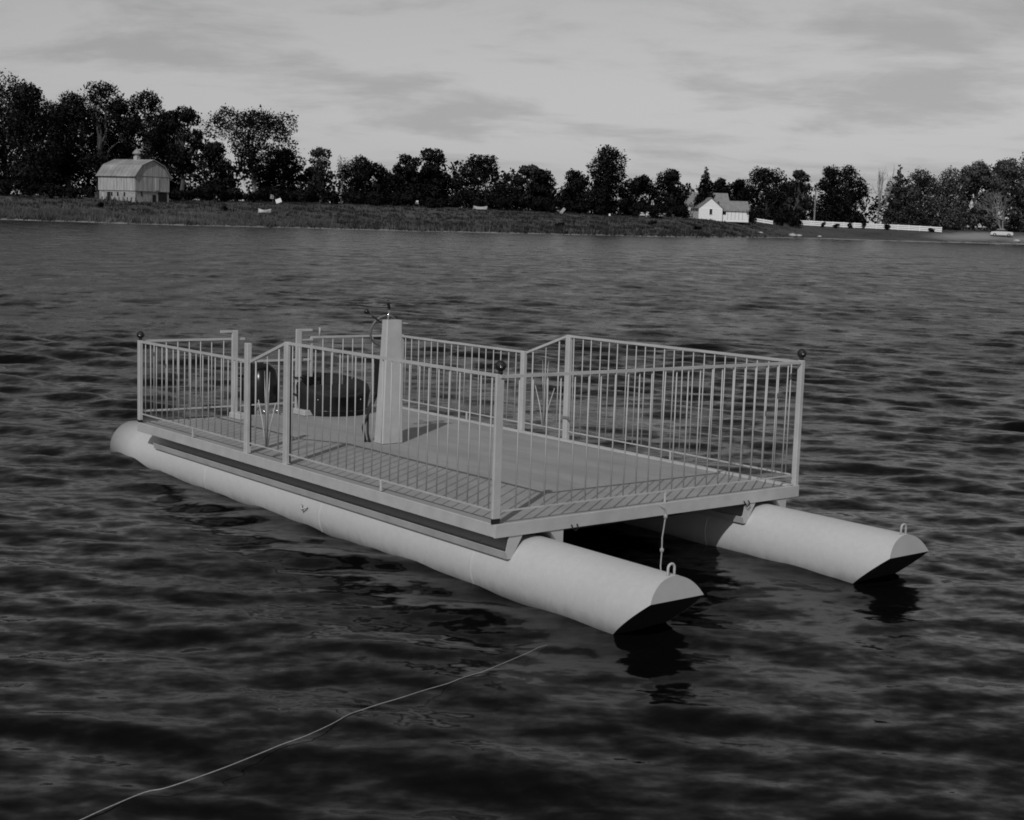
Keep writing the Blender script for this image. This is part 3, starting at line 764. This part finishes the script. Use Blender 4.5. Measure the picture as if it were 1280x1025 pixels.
def car():
    D = 300; b = gp(1254, D); d = b-CAM
    e = empty('parked_car', b, math.atan2(d.y, d.x) - math.pi/2); tag(e, 'light parked car half hidden by willow stems near the beach', 'car')
    paint = mat('pale_car_paint', .6, .3); glass = mat('dark_car_glass', .02, .1)
    prof = [(-2.1,.35),(-2.15,.75),(-1.95,.95),(-1.2,1.02),(.9,1.02),(1.9,.95),(2.15,.8),(2.15,.35)]
    m_ = MB(); n = len(prof); V = [(x, y, z) for y in (-.85, .85) for x, z in prof]
    m_.add(V, [tuple(range(n-1, -1, -1)), tuple(range(n, 2*n))] + [(i, (i+1) % n, n+(i+1) % n, n+i) for i in range(n)]); m_.build('body', paint, e)
    cab = [(-1.35,1.02),(-.95,1.42),(.55,1.42),(1.05,1.02)]; n = 4
    m_ = MB(); V = [(x, y*(1 if z < 1.1 else .86), z) for y in (-.78, .78) for x, z in cab]
    m_.add(V, [(3,2,1,0),(4,5,6,7)] + [(i, (i+1) % n, n+(i+1) % n, n+i) for i in range(n)]); m_.build('windows', glass, e)
    MB().box(-.98, .58, -.70, .70, 1.42, 1.50, .03).build('roof', paint, e)
    for x in (-1.35, 1.35):
        for y in (-.80, .80):
            w = MB().lathe([(.16, -.09), (.31, -.09), (.33, -.05), (.33, .05), (.31, .09), (.16, .09)], (x, y, .33), 16, Matrix.Rotation(R(90), 3, 'X')).build('wheel', M_rubber, e)
            MB().lathe([(.16, -.10), (.12, -.11), (.12, .11), (.16, .10)], (x, y, .33), 12, Matrix.Rotation(R(90), 3, 'X')).build('hubcap', M_chrome, w)
car()
def rowboat(name, label, u, D, L_, rz, m_, flip=False):
    b = gp(u, D); d = b-CAM; e = empty(name, b+Vector((0, 0, .05)), math.atan2(d.y, d.x) - math.pi/2 + rz); tag(e, label, 'boat')
    n = 13; V = []; F = []
    for i in range(n):
        t = i/(n-1); w = .6*math.sin(math.pi*(.12+.82*t))**.6*(1 if t > .1 else .9); sh = .42+.18*(2*t-1)**2
        for (y, z) in ((-w, sh), (-w*.85, .18), (-w*.5, .02), (w*.5, .02), (w*.85, .18), (w, sh)): V.append((L_*(t-.5), y, (sh+.06-z) if flip else z))
    for i in range(n-1):
        for j in range(5): F.append((i*6+j, i*6+j+1, i*6+7+j, i*6+6+j))
    F += [tuple(range(6)), tuple(range((n-1)*6, n*6))]
    new_obj('hull', V, F, m_, e, True)
    g_ = MB()
    for s in (0, 5): g_.tube([V[i*6+s] for i in range(n)], .03, 5)
    g_.build('gunwale', m_, e)
    for t in (-.2, .2): MB().box(L_*t-.12, L_*t+.12, -.5, .5, .30, .33).build('thwart', M_bark, e)
rowboat('rowboat', 'pale rowboat drawn up on the bank below the spreading tree', 331, 196, 1.7, .1, M_fence)
rowboat('rowboat', 'pale upturned boat lying in the meadow grass at centre', 600, 238, 2.4, .2, mat('dull_pale_paint', .4, .7), True)
def signboard(name, label, u, D, w, h, z, tilt, cat='sign', m_=None):
    b = gp(u, D); d = b-CAM; e = empty(name, b, math.atan2(d.y, d.x) - math.pi/2); tag(e, label, cat)
    o = MB().box(-w/2, w/2, -.03, .03, -h/2, h/2, .008).build('board', m_ or M_fence, e); o.location = (0, -.08, z); o.rotation_euler = (0, tilt, 0)
    MB().box(-.05, .05, -.04, .04, -.4, z).build('post', M_bark, e)
signboard('signboard', 'white tilted square sign in the meadow under the spreading tree', 348, 214, .85, .62, 1.0, R(-22))
signboard('signboard', 'pale board standing before the trees above the tilted white sign', 341, 233, 1.0, .65, .75, R(8), m_=mat('pale_board', .5, .7))
signboard('signboard', 'small white sign at the edge of the middle trees', 520.5, 238, .6, .6, .7, 0)
signboard('signboard', 'slanted pale board by the gap of sky between the trees', 703, 240, .5, 1.1, .6, R(38), m_=mat('faded_board', .35, .7))
signboard('marker_post', 'small white marker below the tall column tree', 762, 240, .28, .35, .5, 0, 'marker')
signboard('signboard', 'dim pale board left of the spreading tree foot', 268, 231, .8, .6, .7, 0, m_=mat('dim_board', .3, .8))
signboard('signboard', 'dim pale wide board under the spreading tree, right of a smaller one', 283, 232, 1.0, .5, .7, 0, m_=mat('dim_board_b', .25, .8))
# a slatted white seat at the short fence
def bench():
    b = gp(810, 249); d = b-CAM; e = empty('garden_seat', b, math.atan2(d.y, d.x) - math.pi/2); tag(e, 'white high-backed seat before the short fence', 'seat')
    MB().box(-.35, .35, -.3, .25, .38, .45).build('seat', M_fence, e)
    for i in range(4): MB().box(-.33+i*.17, -.20+i*.17, .25, .29, .40, 1.15).build('slat', M_fence, e)
    for x in (-.33, .27):
        for y in (-.28, .2): MB().box(x, x+.06, y, y+.06, -.1, .38).build('leg', M_fence, e)
bench()
# stones at the water's edge
g = np.random.default_rng(44)
M_stone = mat('pale_stone', .38, .9, .25, 3)
for (u, off, s, lab) in ((992, 2.0, .65, 'pale boulder at the left of the pair by the right shore'), (1000, 2.2, .5, 'flatter pale boulder just right of a larger one by the shore'), (952, 8, .4, 'single pale stone in the grass below the cottage'),
                         (1273, 2.5, .6, 'pale stone on the beach at the far right edge'), (1026, 2.0, .35, 'small grey stone right of the shore boulders')):
    D = shoreD(u)+off; b = gp(u, D); bm_v = []; 
    mb = MB().lathe([(.25, -.3), (.75, -.1), (1, .2), (.8, .55), (.3, .75)], (0, 0, 0), 9)
    mb.v = [(x*s*1.5*(1+g.normal(0, .08)), y*s*(1+g.normal(0, .08)), z*s*(1+g.normal(0, .08))) for x, y, z in mb.v]
    o = mb.build('boulder', M_stone, None, True); o.location = b; tag(o, lab, 'stone', 'stones along the shore')
# sunken branches off the bank
for (u, off, lab) in ((770, -5, 'dark sunken branch sticking out of the water, left one'), (797, -6, 'dark sunken branch sticking out of the water, right one')):
    D = shoreD(u)+off; b = pt(u, 270, D); mb = MB(); gg = np.random.default_rng(int(u))
    for i in range(7):
        limb(mb, (gg.normal(0, .5), gg.normal(0, .5), -.3), (gg.normal(0, 1.3), gg.normal(0, .8), gg.uniform(.15, .6)), .09, .03, gg)
    o = mb.build('sunken_branch', M_bark); o.location = (b.x, b.y, 0); tag(o, lab, 'branch', 'sunken branches by the bank')

# ------------------------------------------------------------------ pontoon boat
boat = empty('pontoon_boat'); boat.matrix_world = BOAT_M
tag(boat, 'white railed pontoon boat with two tubular floats lying on the lake', 'boat')
H1, H2 = .795, .633
GA, GB = 1.7155, 2.2442
FH = .066                                         # fascia height
# deck and edge boards
M_under = mat('under_deck_shade_black', .04, .9, .3, 6)  # near-black colour stands in for the deep shade under the deck
dk = MB().box(.012, BL-.012, .012, BW-.012, -.035, -.004).build('deck', M_deck, boat)
MB().box(0, BL-.013, -.004, .010, -FH, .003, .002).build('edge_board', M_white, boat)
MB().box(0, BL-.013, BW-.010, BW+.004, -FH, .003, .002).build('edge_board', M_white, boat)
MB().box(BL-.012, BL+.004, -.004, BW+.004, -FH-.003, .004, .002).build('edge_board', M_white, boat)
MB().box(.02, BL-.02, .02, BW-.02, -.0372, -.0356).build('underside_shade_sheet', M_under, boat)  # dark sheet added to deepen the under-deck shade
MB().box(-.004, -.001, 0, BW, -FH, .003).build('edge_board', M_white, boat)
for x in (.35, 1.3, 2.25, 3.1, 3.95):
    MB().box(x-.03, x+.03, .52, BW-.52, -.215, -.036).build('light_block_beam', M_under, boat)  # added beams, block sky light and the view to the far float
# the cover sheet's edge strip along the port side and the toe strip
MB().box(.02, BL-.03, BW-.085, BW-.045, -.0035, .012, .002).build('edge_strip', M_white, boat)

PR, PZ, PS = .206, -.2985, .9274
XB, DXC, AC, XS = 5.4939, .0316, .486, -.7335
def pontoon(yc, side, lab):
    zc = PZ + PR*math.sin(AC); slope = (5.5255-5.243)/(zc+.43)
    n = 56; V = []; F = []; xs = [XS, -.3, .5, 1.5, 2.5, 3.5, 4.5, 5.0]
    def xe(z): return XB + DXC*(PZ+PR-z)/(PR-PR*math.sin(AC)) if z >= zc else XB+DXC-(zc-z)*slope
    thetas = sorted([2*math.pi*j/n for j in range(n)] + [AC, math.pi-AC]); n = len(thetas)
    for x in xs:
        for t in thetas: V.append((x, yc+PR*math.cos(t), PZ+PR*math.sin(t)))
    for t in thetas:
        z = PZ+PR*math.sin(t); V.append((xe(z), yc+PR*math.cos(t), z))
    k = len(xs)
    for i in range(k):
        for j in range(n): F.append((i*n+j, i*n+(j+1) % n, (i+1)*n+(j+1) % n, (i+1)*n+j))
    F = [f[::-1] for f in F]
    F.append(tuple(range(n)))
    o = new_obj('pontoon', V, F, M_pont, boat, True); tag(o, lab)
    for p in o.data.polygons:
        if len(p.vertices) > 4: p.use_smooth = False
    up = [t for t in thetas if AC-1e-6 <= t <= math.pi-AC+1e-6]
    lo = [t for t in thetas if t <= AC+1e-6 or t >= math.pi-AC-1e-6]; lo = sorted(lo, key=lambda t: t if t >= math.pi-AC-1e-6 else t+2*math.pi)
    def cap(ts, name, m_, inset):
        P = [(xe(PZ+PR*math.sin(t))-inset, yc+PR*.999*math.cos(t), PZ+PR*.999*math.sin(t)) for t in ts]; q = len(P)
        P2 = [(x-.012, y, z) for x, y, z in P]
        return new_obj(name, P+P2, [tuple(range(q)), tuple(range(2*q-1, q-1, -1))] + [(i, q+i, q+(i+1) % q, (i+1) % q) for i in range(q)], m_, o)
    cap(up, 'bow_cap', M_plate, .001)
    cap(lo, 'raked_bow_plate', M_plateshade, .001)
    # weld rim along the raked edge
    # lifting eye
    x0 = XB-.02; zt = PZ+PR-.01
    P = [(x0+.0, yc-.022, zt-.03)] + [(x0, yc-.022*math.cos(a), zt+.045+.022*math.sin(a)) for a in np.linspace(0, math.pi, 9)] + [(x0, yc+.022, zt-.03)]
    MB().tube(P, .0065, 8).build('lifting_eye', M_white, o, True)
    # saddle rails between float and deck: outer one slopes out, inner one stands upright
    m1 = [(.100, -.068), (.193, -.068), (.116, -.194), (.090, -.192), (.080, -.155)]
    m2 = [(.381, -.068), (.478, -.068), (.478, -.212), (.452, -.178), (.424, -.122)]
    for poly in ((m1, m2)):
        q = poly if side < 0 else poly
        off = yc - .2926
        pl = [(y+off, z) for y, z in q]
        if poly is m1:
            ch = [(.142, -.160), (.140, -.172), (.090, -.194), (.080, -.155), (.085, -.153), (.094, -.184)]
            MB().prism([(y+off, z) for y, z in ch][::-1], .10, BL-.012).build('saddle_rail', M_white, o)
            MB().prism(pl, BL-.0115, BL-.004).build('saddle_end', M_white, o)
        else:
            MB().prism(pl, .10, BL-.004).build('saddle_rail', M_white, o)
    # seams of the welded tube sections
    for x in (.95, 2.55, 4.15):
        MB().torus((x, yc, PZ), PR-.001, .0045, Matrix.Rotation(R(90), 3, 'Y'), 40, 6).build('weld_seam', M_pont, o, True)
    return o
p_near = pontoon(BW/2-PS, -1, 'float on the near side, with a raked bow')
p_far = pontoon(BW/2+PS, 1, 'float on the far side, with a raked bow')
# small hook fitting on the near float's flank
hk = MB().tube([(2.35, .078, -.255), (2.36, .066, -.262), (2.38, .060, -.278), (2.40, .068, -.268), (2.42, .078, -.258)], .006, 6).build('hook', M_pont, p_near, True)

# ---- railings
RY0, RY1 = .022, BW-.022                          # rail lines
def vbar(h, r=.0039):
    return MB().tube([(0, 0, 0), (0, 0, h)], r, 6)
bal = {}
jit = np.random.default_rng(12)
def baluster(x, y, z0, z1):
    dx, dy, tx, ty = jit.normal(0, .0022), 0, jit.normal(0, .0035), jit.normal(0, .0035)
    if x > BL-.05 or x < .05: dx, dy = 0, dx
    x += dx; y += dy
    key = round(z1-z0, 3)
    if key not in bal:
        o = vbar(z1-z0).build('baluster', M_white, boat, True); o.location = (x, y, z0); bal[key] = o
    else:
        inst(bal[key], boat, Matrix.Translation((x, y, z0)) @ Matrix.Rotation(tx, 4, 'X') @ Matrix.Rotation(ty, 4, 'Y'))
def rail(a, b, w=.0165, h=.0165, name='top_rail'):
    a, b = Vector(a), Vector(b); return MB().bar(a, b, w, h).build(name, M_white, boat)
BR = .068
def post(x, y, h, wx, wy, z0=.0, name='post', lab=None):
    o = MB().box(x-wx/2, x+wx/2, y-wy/2, y+wy/2, z0, h, .003).build(name, M_white, boat); return o
for sgn, y in ((0, RY0), (1, RY1)):
    # rear low section
    rail((.0, y, H2-.01), (GA-.02, y, H2-.01)); rail((.02, y, BR), (GA-.03, y, BR), .009, .008, 'bottom_rail')
    n = 18
    for i in range(1, n): baluster(.0+GA*i/n, y, BR+.006, H2-.02)
    # front high section
    rail((GB, y, H1-.01), (BL-.005, y, H1-.01)); rail((GB+.03, y, BR), (BL-.05, y, BR), .009, .008, 'bottom_rail')
    xs_ = [BL-.094*i for i in range(1, 24)]
    for x in xs_:
        if x > GB+.05: baluster(x, y, BR+.006, H1-.02)
    for x in (3.35, 1.0 if sgn else .9):
        o = post(x, y, BR, .014, .014, -.03 if False else .0, 'stanchion')
    # gate with sloping top rail and a sheaf of bars
    gate = empty('gate'); gate.parent = boat
    MB().bar((GA+.035, y, H2-.012), (GB-.02, y, H1-.012), .018, .018).build('top_rail', M_white, gate)
    MB().bar((GA+.04, y, BR+.004), (GB-.035, y, BR+.004), .009, .008).build('bottom_rail', M_white, gate)
    for fx in (.21, .79):
        x = GA+(GB-GA)*fx; MB().tube([(x, y, BR+.01), (x, y, H2+(H1-H2)*fx-.024)], .0056, 6).build('baluster', M_white, gate, True)
    xm = (GA+GB)/2; M_orn = M_white
    for k, (dx, h_) in enumerate(((-.115, .30), (-.035, .50), (.0, .60), (.035, .50), (.115, .30))):
        P = [(xm+dx*.12, y, BR+.01), (xm+dx*.45, y, BR+.01+h_*.5), (xm+dx, y, BR+.01+h_)]
        MB().tube(P, [.0055, .0045, .003], 5).build('sheaf_bar', M_steel if k % 2 else M_white, gate, True)
    # gate posts; the near ones carry a narrow black strip on the bow side
    hq = .745 if sgn == 0 else H2-.003
    o = post(GA, y, hq, .046, .034); sgn or MB().box(GA+.0235, GA+.025, y+.006, y+.0165, .05, hq-.12).build('black_post_strip', M_black, o)
    o = post(GB, y, H1-.002, .048, .034); sgn or MB().box(GB+.0245, GB+.026, y+.006, y+.0165, .01, H1-.03).build('black_post_strip', M_black, o)
    MB().box(GB-.06, GB+.07, y+(.022 if sgn == 0 else -.030), y+(.030 if sgn == 0 else -.022), .17, .185).build('latch', M_steel, o)
# bow rail
rail((BL-.016, .02, H1-.012), (BL-.016, BW-.02, H1-.012)); rail((BL-.02, .05, BR), (BL-.02, BW-.05, BR), .009, .008, 'bottom_rail')
for i in range(1, 24): baluster(BL-.02, .052 + (BW-.10)*i/24 + .0, BR+.006, H1-.022)
post(BL-.02, BW*.52, BR, .012, .012, 0, 'stanchion')
# corner posts
A_ = post(BL-.022, .016, H1+.002, .018, .052, .030); tag(A_, 'broad flat post at the near bow corner')
MB().box(BL-.030, BL-.014, -.008, .040, .004, .030).build('post_foot', M_black, A_)
post(BL-.022, BW-.012, H1+.002, .036, .032)
C_ = post(.018, .012, H2+.002, .036, .030, .02); MB().box(.004, .032, -.002, .026, .003, .02).build('post_foot', M_black, C_)
post(.018, BW-.018, H2+.002, .040, .040)
# corner lamps: black balls on short necks
for (x, y, z) in ((BL-.022, .02, H1), (BL-.030, BW-.004, H1), (.02, .014, H2)):
    rr = .029
    prof = [(.013, -.002), (.013, .012)] + [(rr*math.sin(a), .012+rr-rr*math.cos(a)) for a in np.linspace(.42, math.pi-.02, 12)]
    lo = MB().lathe(prof, (x, y, z+.003), 18).build('corner_lamp', M_rubber, boat, True)
    MB().lathe([(.008, 0), (.008, .003), (.004, .005)], (x+.023, y-.016, z+.041), 10, Matrix.Rotation(R(60), 3, 'Y')).build('lens', M_chrome, lo, True)
# stern rail with the motor opening
rail((-.0+.012, .03, H2-.004), (.012, .905, H2-.004)); rail((.012, .03, BR+.02), (.012, .80, BR+.02), .012, .012, 'bottom_rail')
rail((.012, 1.521, H2-.004), (.012, BW-.03, H2-.004)); rail((.012, 1.42, BR+.02), (.012, BW-.05, BR+.02), .012, .012, 'bottom_rail')
rail((.012, .84, .445), (.012, 1.535, .445), .016, .016, 'motor_rail')
rail((.012, .84, BR+.02), (.012, 1.37, BR+.02), .010, .010, 'bottom_rail')
MB().box(.003, .021, 1.515, 1.533, .30, H2-.006).build('rail_leg', M_white, boat)
MB().tube([(.012, 1.60, H2), (.012, 1.605, H2+.075)], .008, 6).build('flag_socket', M_white, boat, True)
for i in range(1, 8): baluster(.012, .03+.098*i, BR+.026, H2-.012)
for i in range(1, 9): baluster(.012, 1.53+.10*i, BR+.026, H2-.012)
for y, s in ((.808, -1), (1.392, 1)):
    o = post(.03, y, .70, .020, .052, .0, 'motor_post')
    y0, y1 = sorted((y+s*.0265, y+s*.125)); MB().box(.02, .04, y0, y1, .682, .700).build('bracket_arm', M_white, o)
    if s > 0:
        y0, y1 = y+.03, y+.13; MB().box(.02, .04, y0, y1, .604, .616).build('bracket_arm', M_white, o)
        for z in (.16, .30): MB().torus((.03, y, z), .036, .008, Matrix.Identity(3), 14, 6).build('hose_loop', M_rubber, o, True)
    MB().box(.025, .21, y-.045, y+.045, -.003, .045, .006).build('foot_block', M_white, o)

# ---- steering console
con = empty('console'); con.parent = boat; con.location = (0, 0, 0)
def frustum(x0, x1, y0, y1, X0, X1, Y0, Y1, h, b=.006):
    m_ = MB(); V = []
    for z, (a0, a1, b0, b1) in ((0, (x0, x1, y0, y1)), (h, (X0, X1, Y0, Y1))):
        V += [(a0+b, b0, z), (a1-b, b0, z), (a1, b0+b, z), (a1, b1-b, z), (a1-b, b1, z), (a0+b, b1, z), (a0, b1-b, z), (a0, b0+b, z)]
    m_.add(V, [tuple(range(7, -1, -1)), tuple(range(8, 16))] + [(i, (i+1) % 8, 8+(i+1) % 8, 8+i) for i in range(8)])
    return m_
ped = frustum(1.685, 1.795, 1.062, 1.242, 1.685, 1.755, 1.112, 1.240, .888).build('pedestal', M_white, con)
MB().box(1.61, 1.684, 1.10, 1.19, .34, .62, .006).build('control_box', M_black, con)
MB().tube([(1.64, 1.10, .36), (1.60, 1.06, .22), (1.62, 1.05, .06), (1.66, 1.04, .0)], .009, 6).build('control_cable', M_rubber, con, True)
MB().tube([(1.62, 1.14, .36), (1.64, 1.06, .25), (1.60, 1.02, .10), (1.64, 1.02, .0)], .009, 6).build('control_cable', M_rubber, con, True)
wc = Vector((1.55, 1.22, .80)); WM = Matrix.Rotation(R(-72), 3, 'Y')
wh = MB().torus(wc, .115, .0085, WM, 36, 8).build('steering_wheel', M_wheel, con, True)
sp = MB()
for k in range(3):
    a = k*2*math.pi/3+.5; sp.tube([wc + WM @ Vector((0, 0, -.02)), wc + WM @ Vector((.113*math.cos(a), .113*math.sin(a), 0))], .006, 6)
sp.build('spoke', M_wheel, wh, True)
MB().lathe([(.03, -.03), (.03, .0), (.015, .012)], wc, 12, WM).build('hub', M_black, wh, True)
MB().tube([wc + WM @ Vector((0, 0, 0)), (1.69, 1.17, .77)], .012, 8).build('steering_shaft', M_steel, con, True)
lv = MB().tube([(1.72, 1.135, .88), (1.70, 1.165, .97)], .006, 6).build('lever', M_chrome, con, True)
MB().lathe([(.006, 0), (.010, .010), (.012, .045), (.006, .072)], (1.70, 1.165, .96), 10, Matrix.Rotation(R(14), 3, 'X')).build('knob', M_black, lv, True)
lv = MB().tube([(1.62, 1.15, .86), (1.58, 1.11, .90), (1.55, 1.07, .935)], .005, 6).build('lever', M_black, con, True)
MB().lathe([(.004, -.02), (.018, -.012), (.020, 0), (.016, .012), (.004, .02)], (1.55, 1.067, .938), 12).build('knob', M_black, lv, True)
MB().box(1.70, 1.74, 1.241, 1.30, .86, .866).build('side_bracket', M_white, con)

# ---- seat behind the console, a thing standing on the deck
seat = empty('tub_seat'); seat.matrix_world = BOAT_M @ Matrix.Translation((.10, 1.68, -.003)); tag(seat, 'low black upholstered tub seat on the stern deck of the pontoon boat', 'seat')
def tub():
    n = 40; V = []; F = []
    prof = [(.26, .0), (.285, .04), (.30, .16)]
    for j in range(n):
        t = 2*math.pi*j/n; cx, cy = math.cos(t), math.sin(t)
        back = .5*(1-cx)                                   # 1 at the stern side
        htop = .18 + .13*back**.8
        for (r, z) in prof + [(.305, htop-.03), (.295, htop), (.265, htop+.005), (.235, htop-.02), (.22, .20)]:
            V.append((r*cx*1.0, r*cy*1.05, min(z, htop)))
    k = len(prof)+5
    for j in range(n):
        for i in range(k-1): F.append((j*k+i, ((j+1) % n)*k+i, ((j+1) % n)*k+i+1, j*k+i+1))
    o = new_obj('shell', V, F, M_vinyl, seat, True)
    cu = MB().lathe([(.05, .12), (.22, .12), (.235, .17), (.225, .21), (.18, .225), (.0, .23)], (0, 0, 0), 32).build('cushion', M_vinyl, seat, True)
    MB().torus((0, 0, .045), .29, .006, Matrix.Identity(3), 40, 6).build('chrome_trim', M_black, seat, True)
    for a in (-.9, .3, 1.2):
        MB().lathe([(.006, 0), (.007, .006), (.003, .009)], (.30*math.cos(a), .315*math.sin(a), .14), 8, Matrix.Rotation(a, 3, 'Z') @ Matrix.Rotation(R(90), 3, 'Y')).build('button', M_chrome, seat, True)
tub()

# ---- outboard motor clamped at the stern opening
om = empty('outboard_motor'); om.matrix_world = BOAT_M @ Matrix.Translation((-.16, 1.14, -.30)); tag(om, 'dark outboard motor mounted in the stern opening of the pontoon boat', 'motor')
def loft(name, secs, m_, parent, n=24):
    V = []; F = []
    for (z, rx, ry, ox, p) in secs:
        for j in range(n):
            t = 2*math.pi*j/n; c, s = math.cos(t), math.sin(t)
            V.append((ox + rx*math.copysign(abs(c)**p, c), ry*math.copysign(abs(s)**p, s), z))
    k = len(secs)
    for i in range(k-1):
        for j in range(n): F.append((i*n+j, i*n+(j+1) % n, (i+1)*n+(j+1) % n, (i+1)*n+j))
    F += [tuple(range(n-1, -1, -1)), tuple(range((k-1)*n, k*n))]
    return new_obj(name, V, F, m_, parent, True)
loft('cowling', [(.36, .12, .09, 0, .6), (.40, .16, .125, 0, .6), (.55, .17, .13, 0, .6), (.66, .15, .115, -.01, .65), (.71, .09, .07, -.01, .8)], M_black, om)
loft('midsection', [(-.35, .05, .03, 0, .8), (.0, .06, .035, 0, .8), (.25, .08, .06, 0, .8), (.36, .10, .08, 0, .8)], M_rubber, om)
loft('gearcase', [(-.55, .02, .012, 0, 1), (-.50, .14, .035, 0, .9), (-.42, .13, .04, 0, .9), (-.35, .05, .03, 0, .9)], M_rubber, om)
for k in range(3):
    a = k*2.094; MB().add([(-.15, .01*math.cos(a), -.46+.01*math.sin(a)), (-.17, .10*math.cos(a-.3), -.46+.10*math.sin(a-.3)), (-.15, .11*math.cos(a), -.46+.11*math.sin(a)), (-.13, .10*math.cos(a+.3), -.46+.10*math.sin(a+.3)),
      (-.155, .012*math.cos(a), -.46+.012*math.sin(a)), (-.175, .10*math.cos(a-.3), -.46+.10*math.sin(a-.3)), (-.155, .11*math.cos(a), -.46+.11*math.sin(a)), (-.135, .10*math.cos(a+.3), -.46+.10*math.sin(a+.3))], [(0,1,2,3),(7,6,5,4),(0,4,5,1),(1,5,6,2),(2,6,7,3),(3,7,4,0)]).build('propeller_blade', M_steel, om)
MB().box(.09, .15, -.10, .10, .22, .40, .01).build('clamp_bracket', M_steel, om)
for y in (-.06, .06): MB().tube([(.15, y, .33), (.20, y, .33)], .012, 8).build('clamp_screw', M_chrome, om, True)
MB().tube([(.02, -.13, .60), (.05, -.24, .62), (.12, -.30, .52), (.16, -.30, .40), (.12, -.27, .28), (.08, -.14, .32)], .012, 7).build('control_hose', M_rubber, om, True)
MB().box(.125, .14, -.05, .05, .46, .50, .003).build('badge_plate', M_chrome, om)
MB().lathe([(.03, 0), (.035, .02), (.02, .03)], (0, 0, .708), 12).build('starter_cap', M_chrome, om, True)

# ---- mooring rope: from the bow edge board into the water and off across the surface
hooks = ((.548,), (1.948,))
for (y,) in hooks:
    MB().tube([(BL+.004, y-.02, -.05), (BL+.018, y-.02, -.066), (BL+.016, y, -.085), (BL+.018, y+.02, -.066), (BL+.004, y+.02, -.05)], .0042, 6).build('shackle', M_black, boat, True)
pb = [(BL+.006, 1.20, -.004), (BL+.010, 1.244, -.03), (BL+.014, 1.246, -.075), (BL+.012, 1.238, -.14), (BL+.008, 1.232, -.20), (BL+.02, 1.222, -.27), (BL+.03, 1.207, -.36), (BL+.08, 1.17, -.43)]
P = [BOAT_M @ Vector(p) for p in pb]
for (x, y, z) in ((4.70, 1.0, -.40), (4.95, .6, -.52), (5.12, .15, -.35)): P.append(Vector((x, y, z)))
wr = [(5.227, -.266), (5.300, -.45), (5.339, -.57), (5.375, -.70), (5.40, -.80), (5.44, -1.005), (5.462, -1.14), (5.489, -1.287), (5.505, -1.42), (5.535, -1.55), (5.60, -1.70), (5.649, -1.837), (5.672, -1.95), (5.706, -2.073), (5.757, -2.26), (5.794, -2.461), (5.785, -2.545), (5.835, -2.708), (5.92, -2.95), (5.97, -3.3)]
# fine resample along the surface so that the rope rides the ripples
pts2 = []
for i in range(len(wr)-1):
    for k in range(6):
        t = k/6
        p0, p1, p2, p3 = [np.array(wr[min(max(i+o, 0), len(wr)-1)]) for o in (-1, 0, 1, 2)]
        pts2.append(.5*((2*p1) + (-p0+p2)*t + (2*p0-5*p1+4*p2-p3)*t*t + (-p0+3*p1-3*p2+p3)*t**3))
pts2 = np.array(pts2); wz0 = wave(pts2[:, 0], pts2[:, 1]); wz = np.convolve(np.pad(wz0, 20, mode='edge'), np.ones(41)/41, mode='valid')*.9 + .012
for i, ((x, y), z) in enumerate(zip(pts2, wz)):
    P.append(Vector((x, y, max(z, wz0[i]-.0005) + min(.002, -.010 + i*.004))))
k_ = MB().tube(P, [.0045]*11 + [.0012 + .0009*min(1, i/90) for i in range(len(P)-11)], 7)
rope = k_.build('mooring_rope', M_rope, None, True); tag(rope, 'pale mooring rope hanging from the bow edge and trailing over the dark water', 'rope')
kn = MB()
for q in (2, 5): kn.lathe([(.003, -.016), (.012, -.008), (.012, .008), (.003, .016)], P[q], 8)
kn.build('knot', M_rope, rope, True)
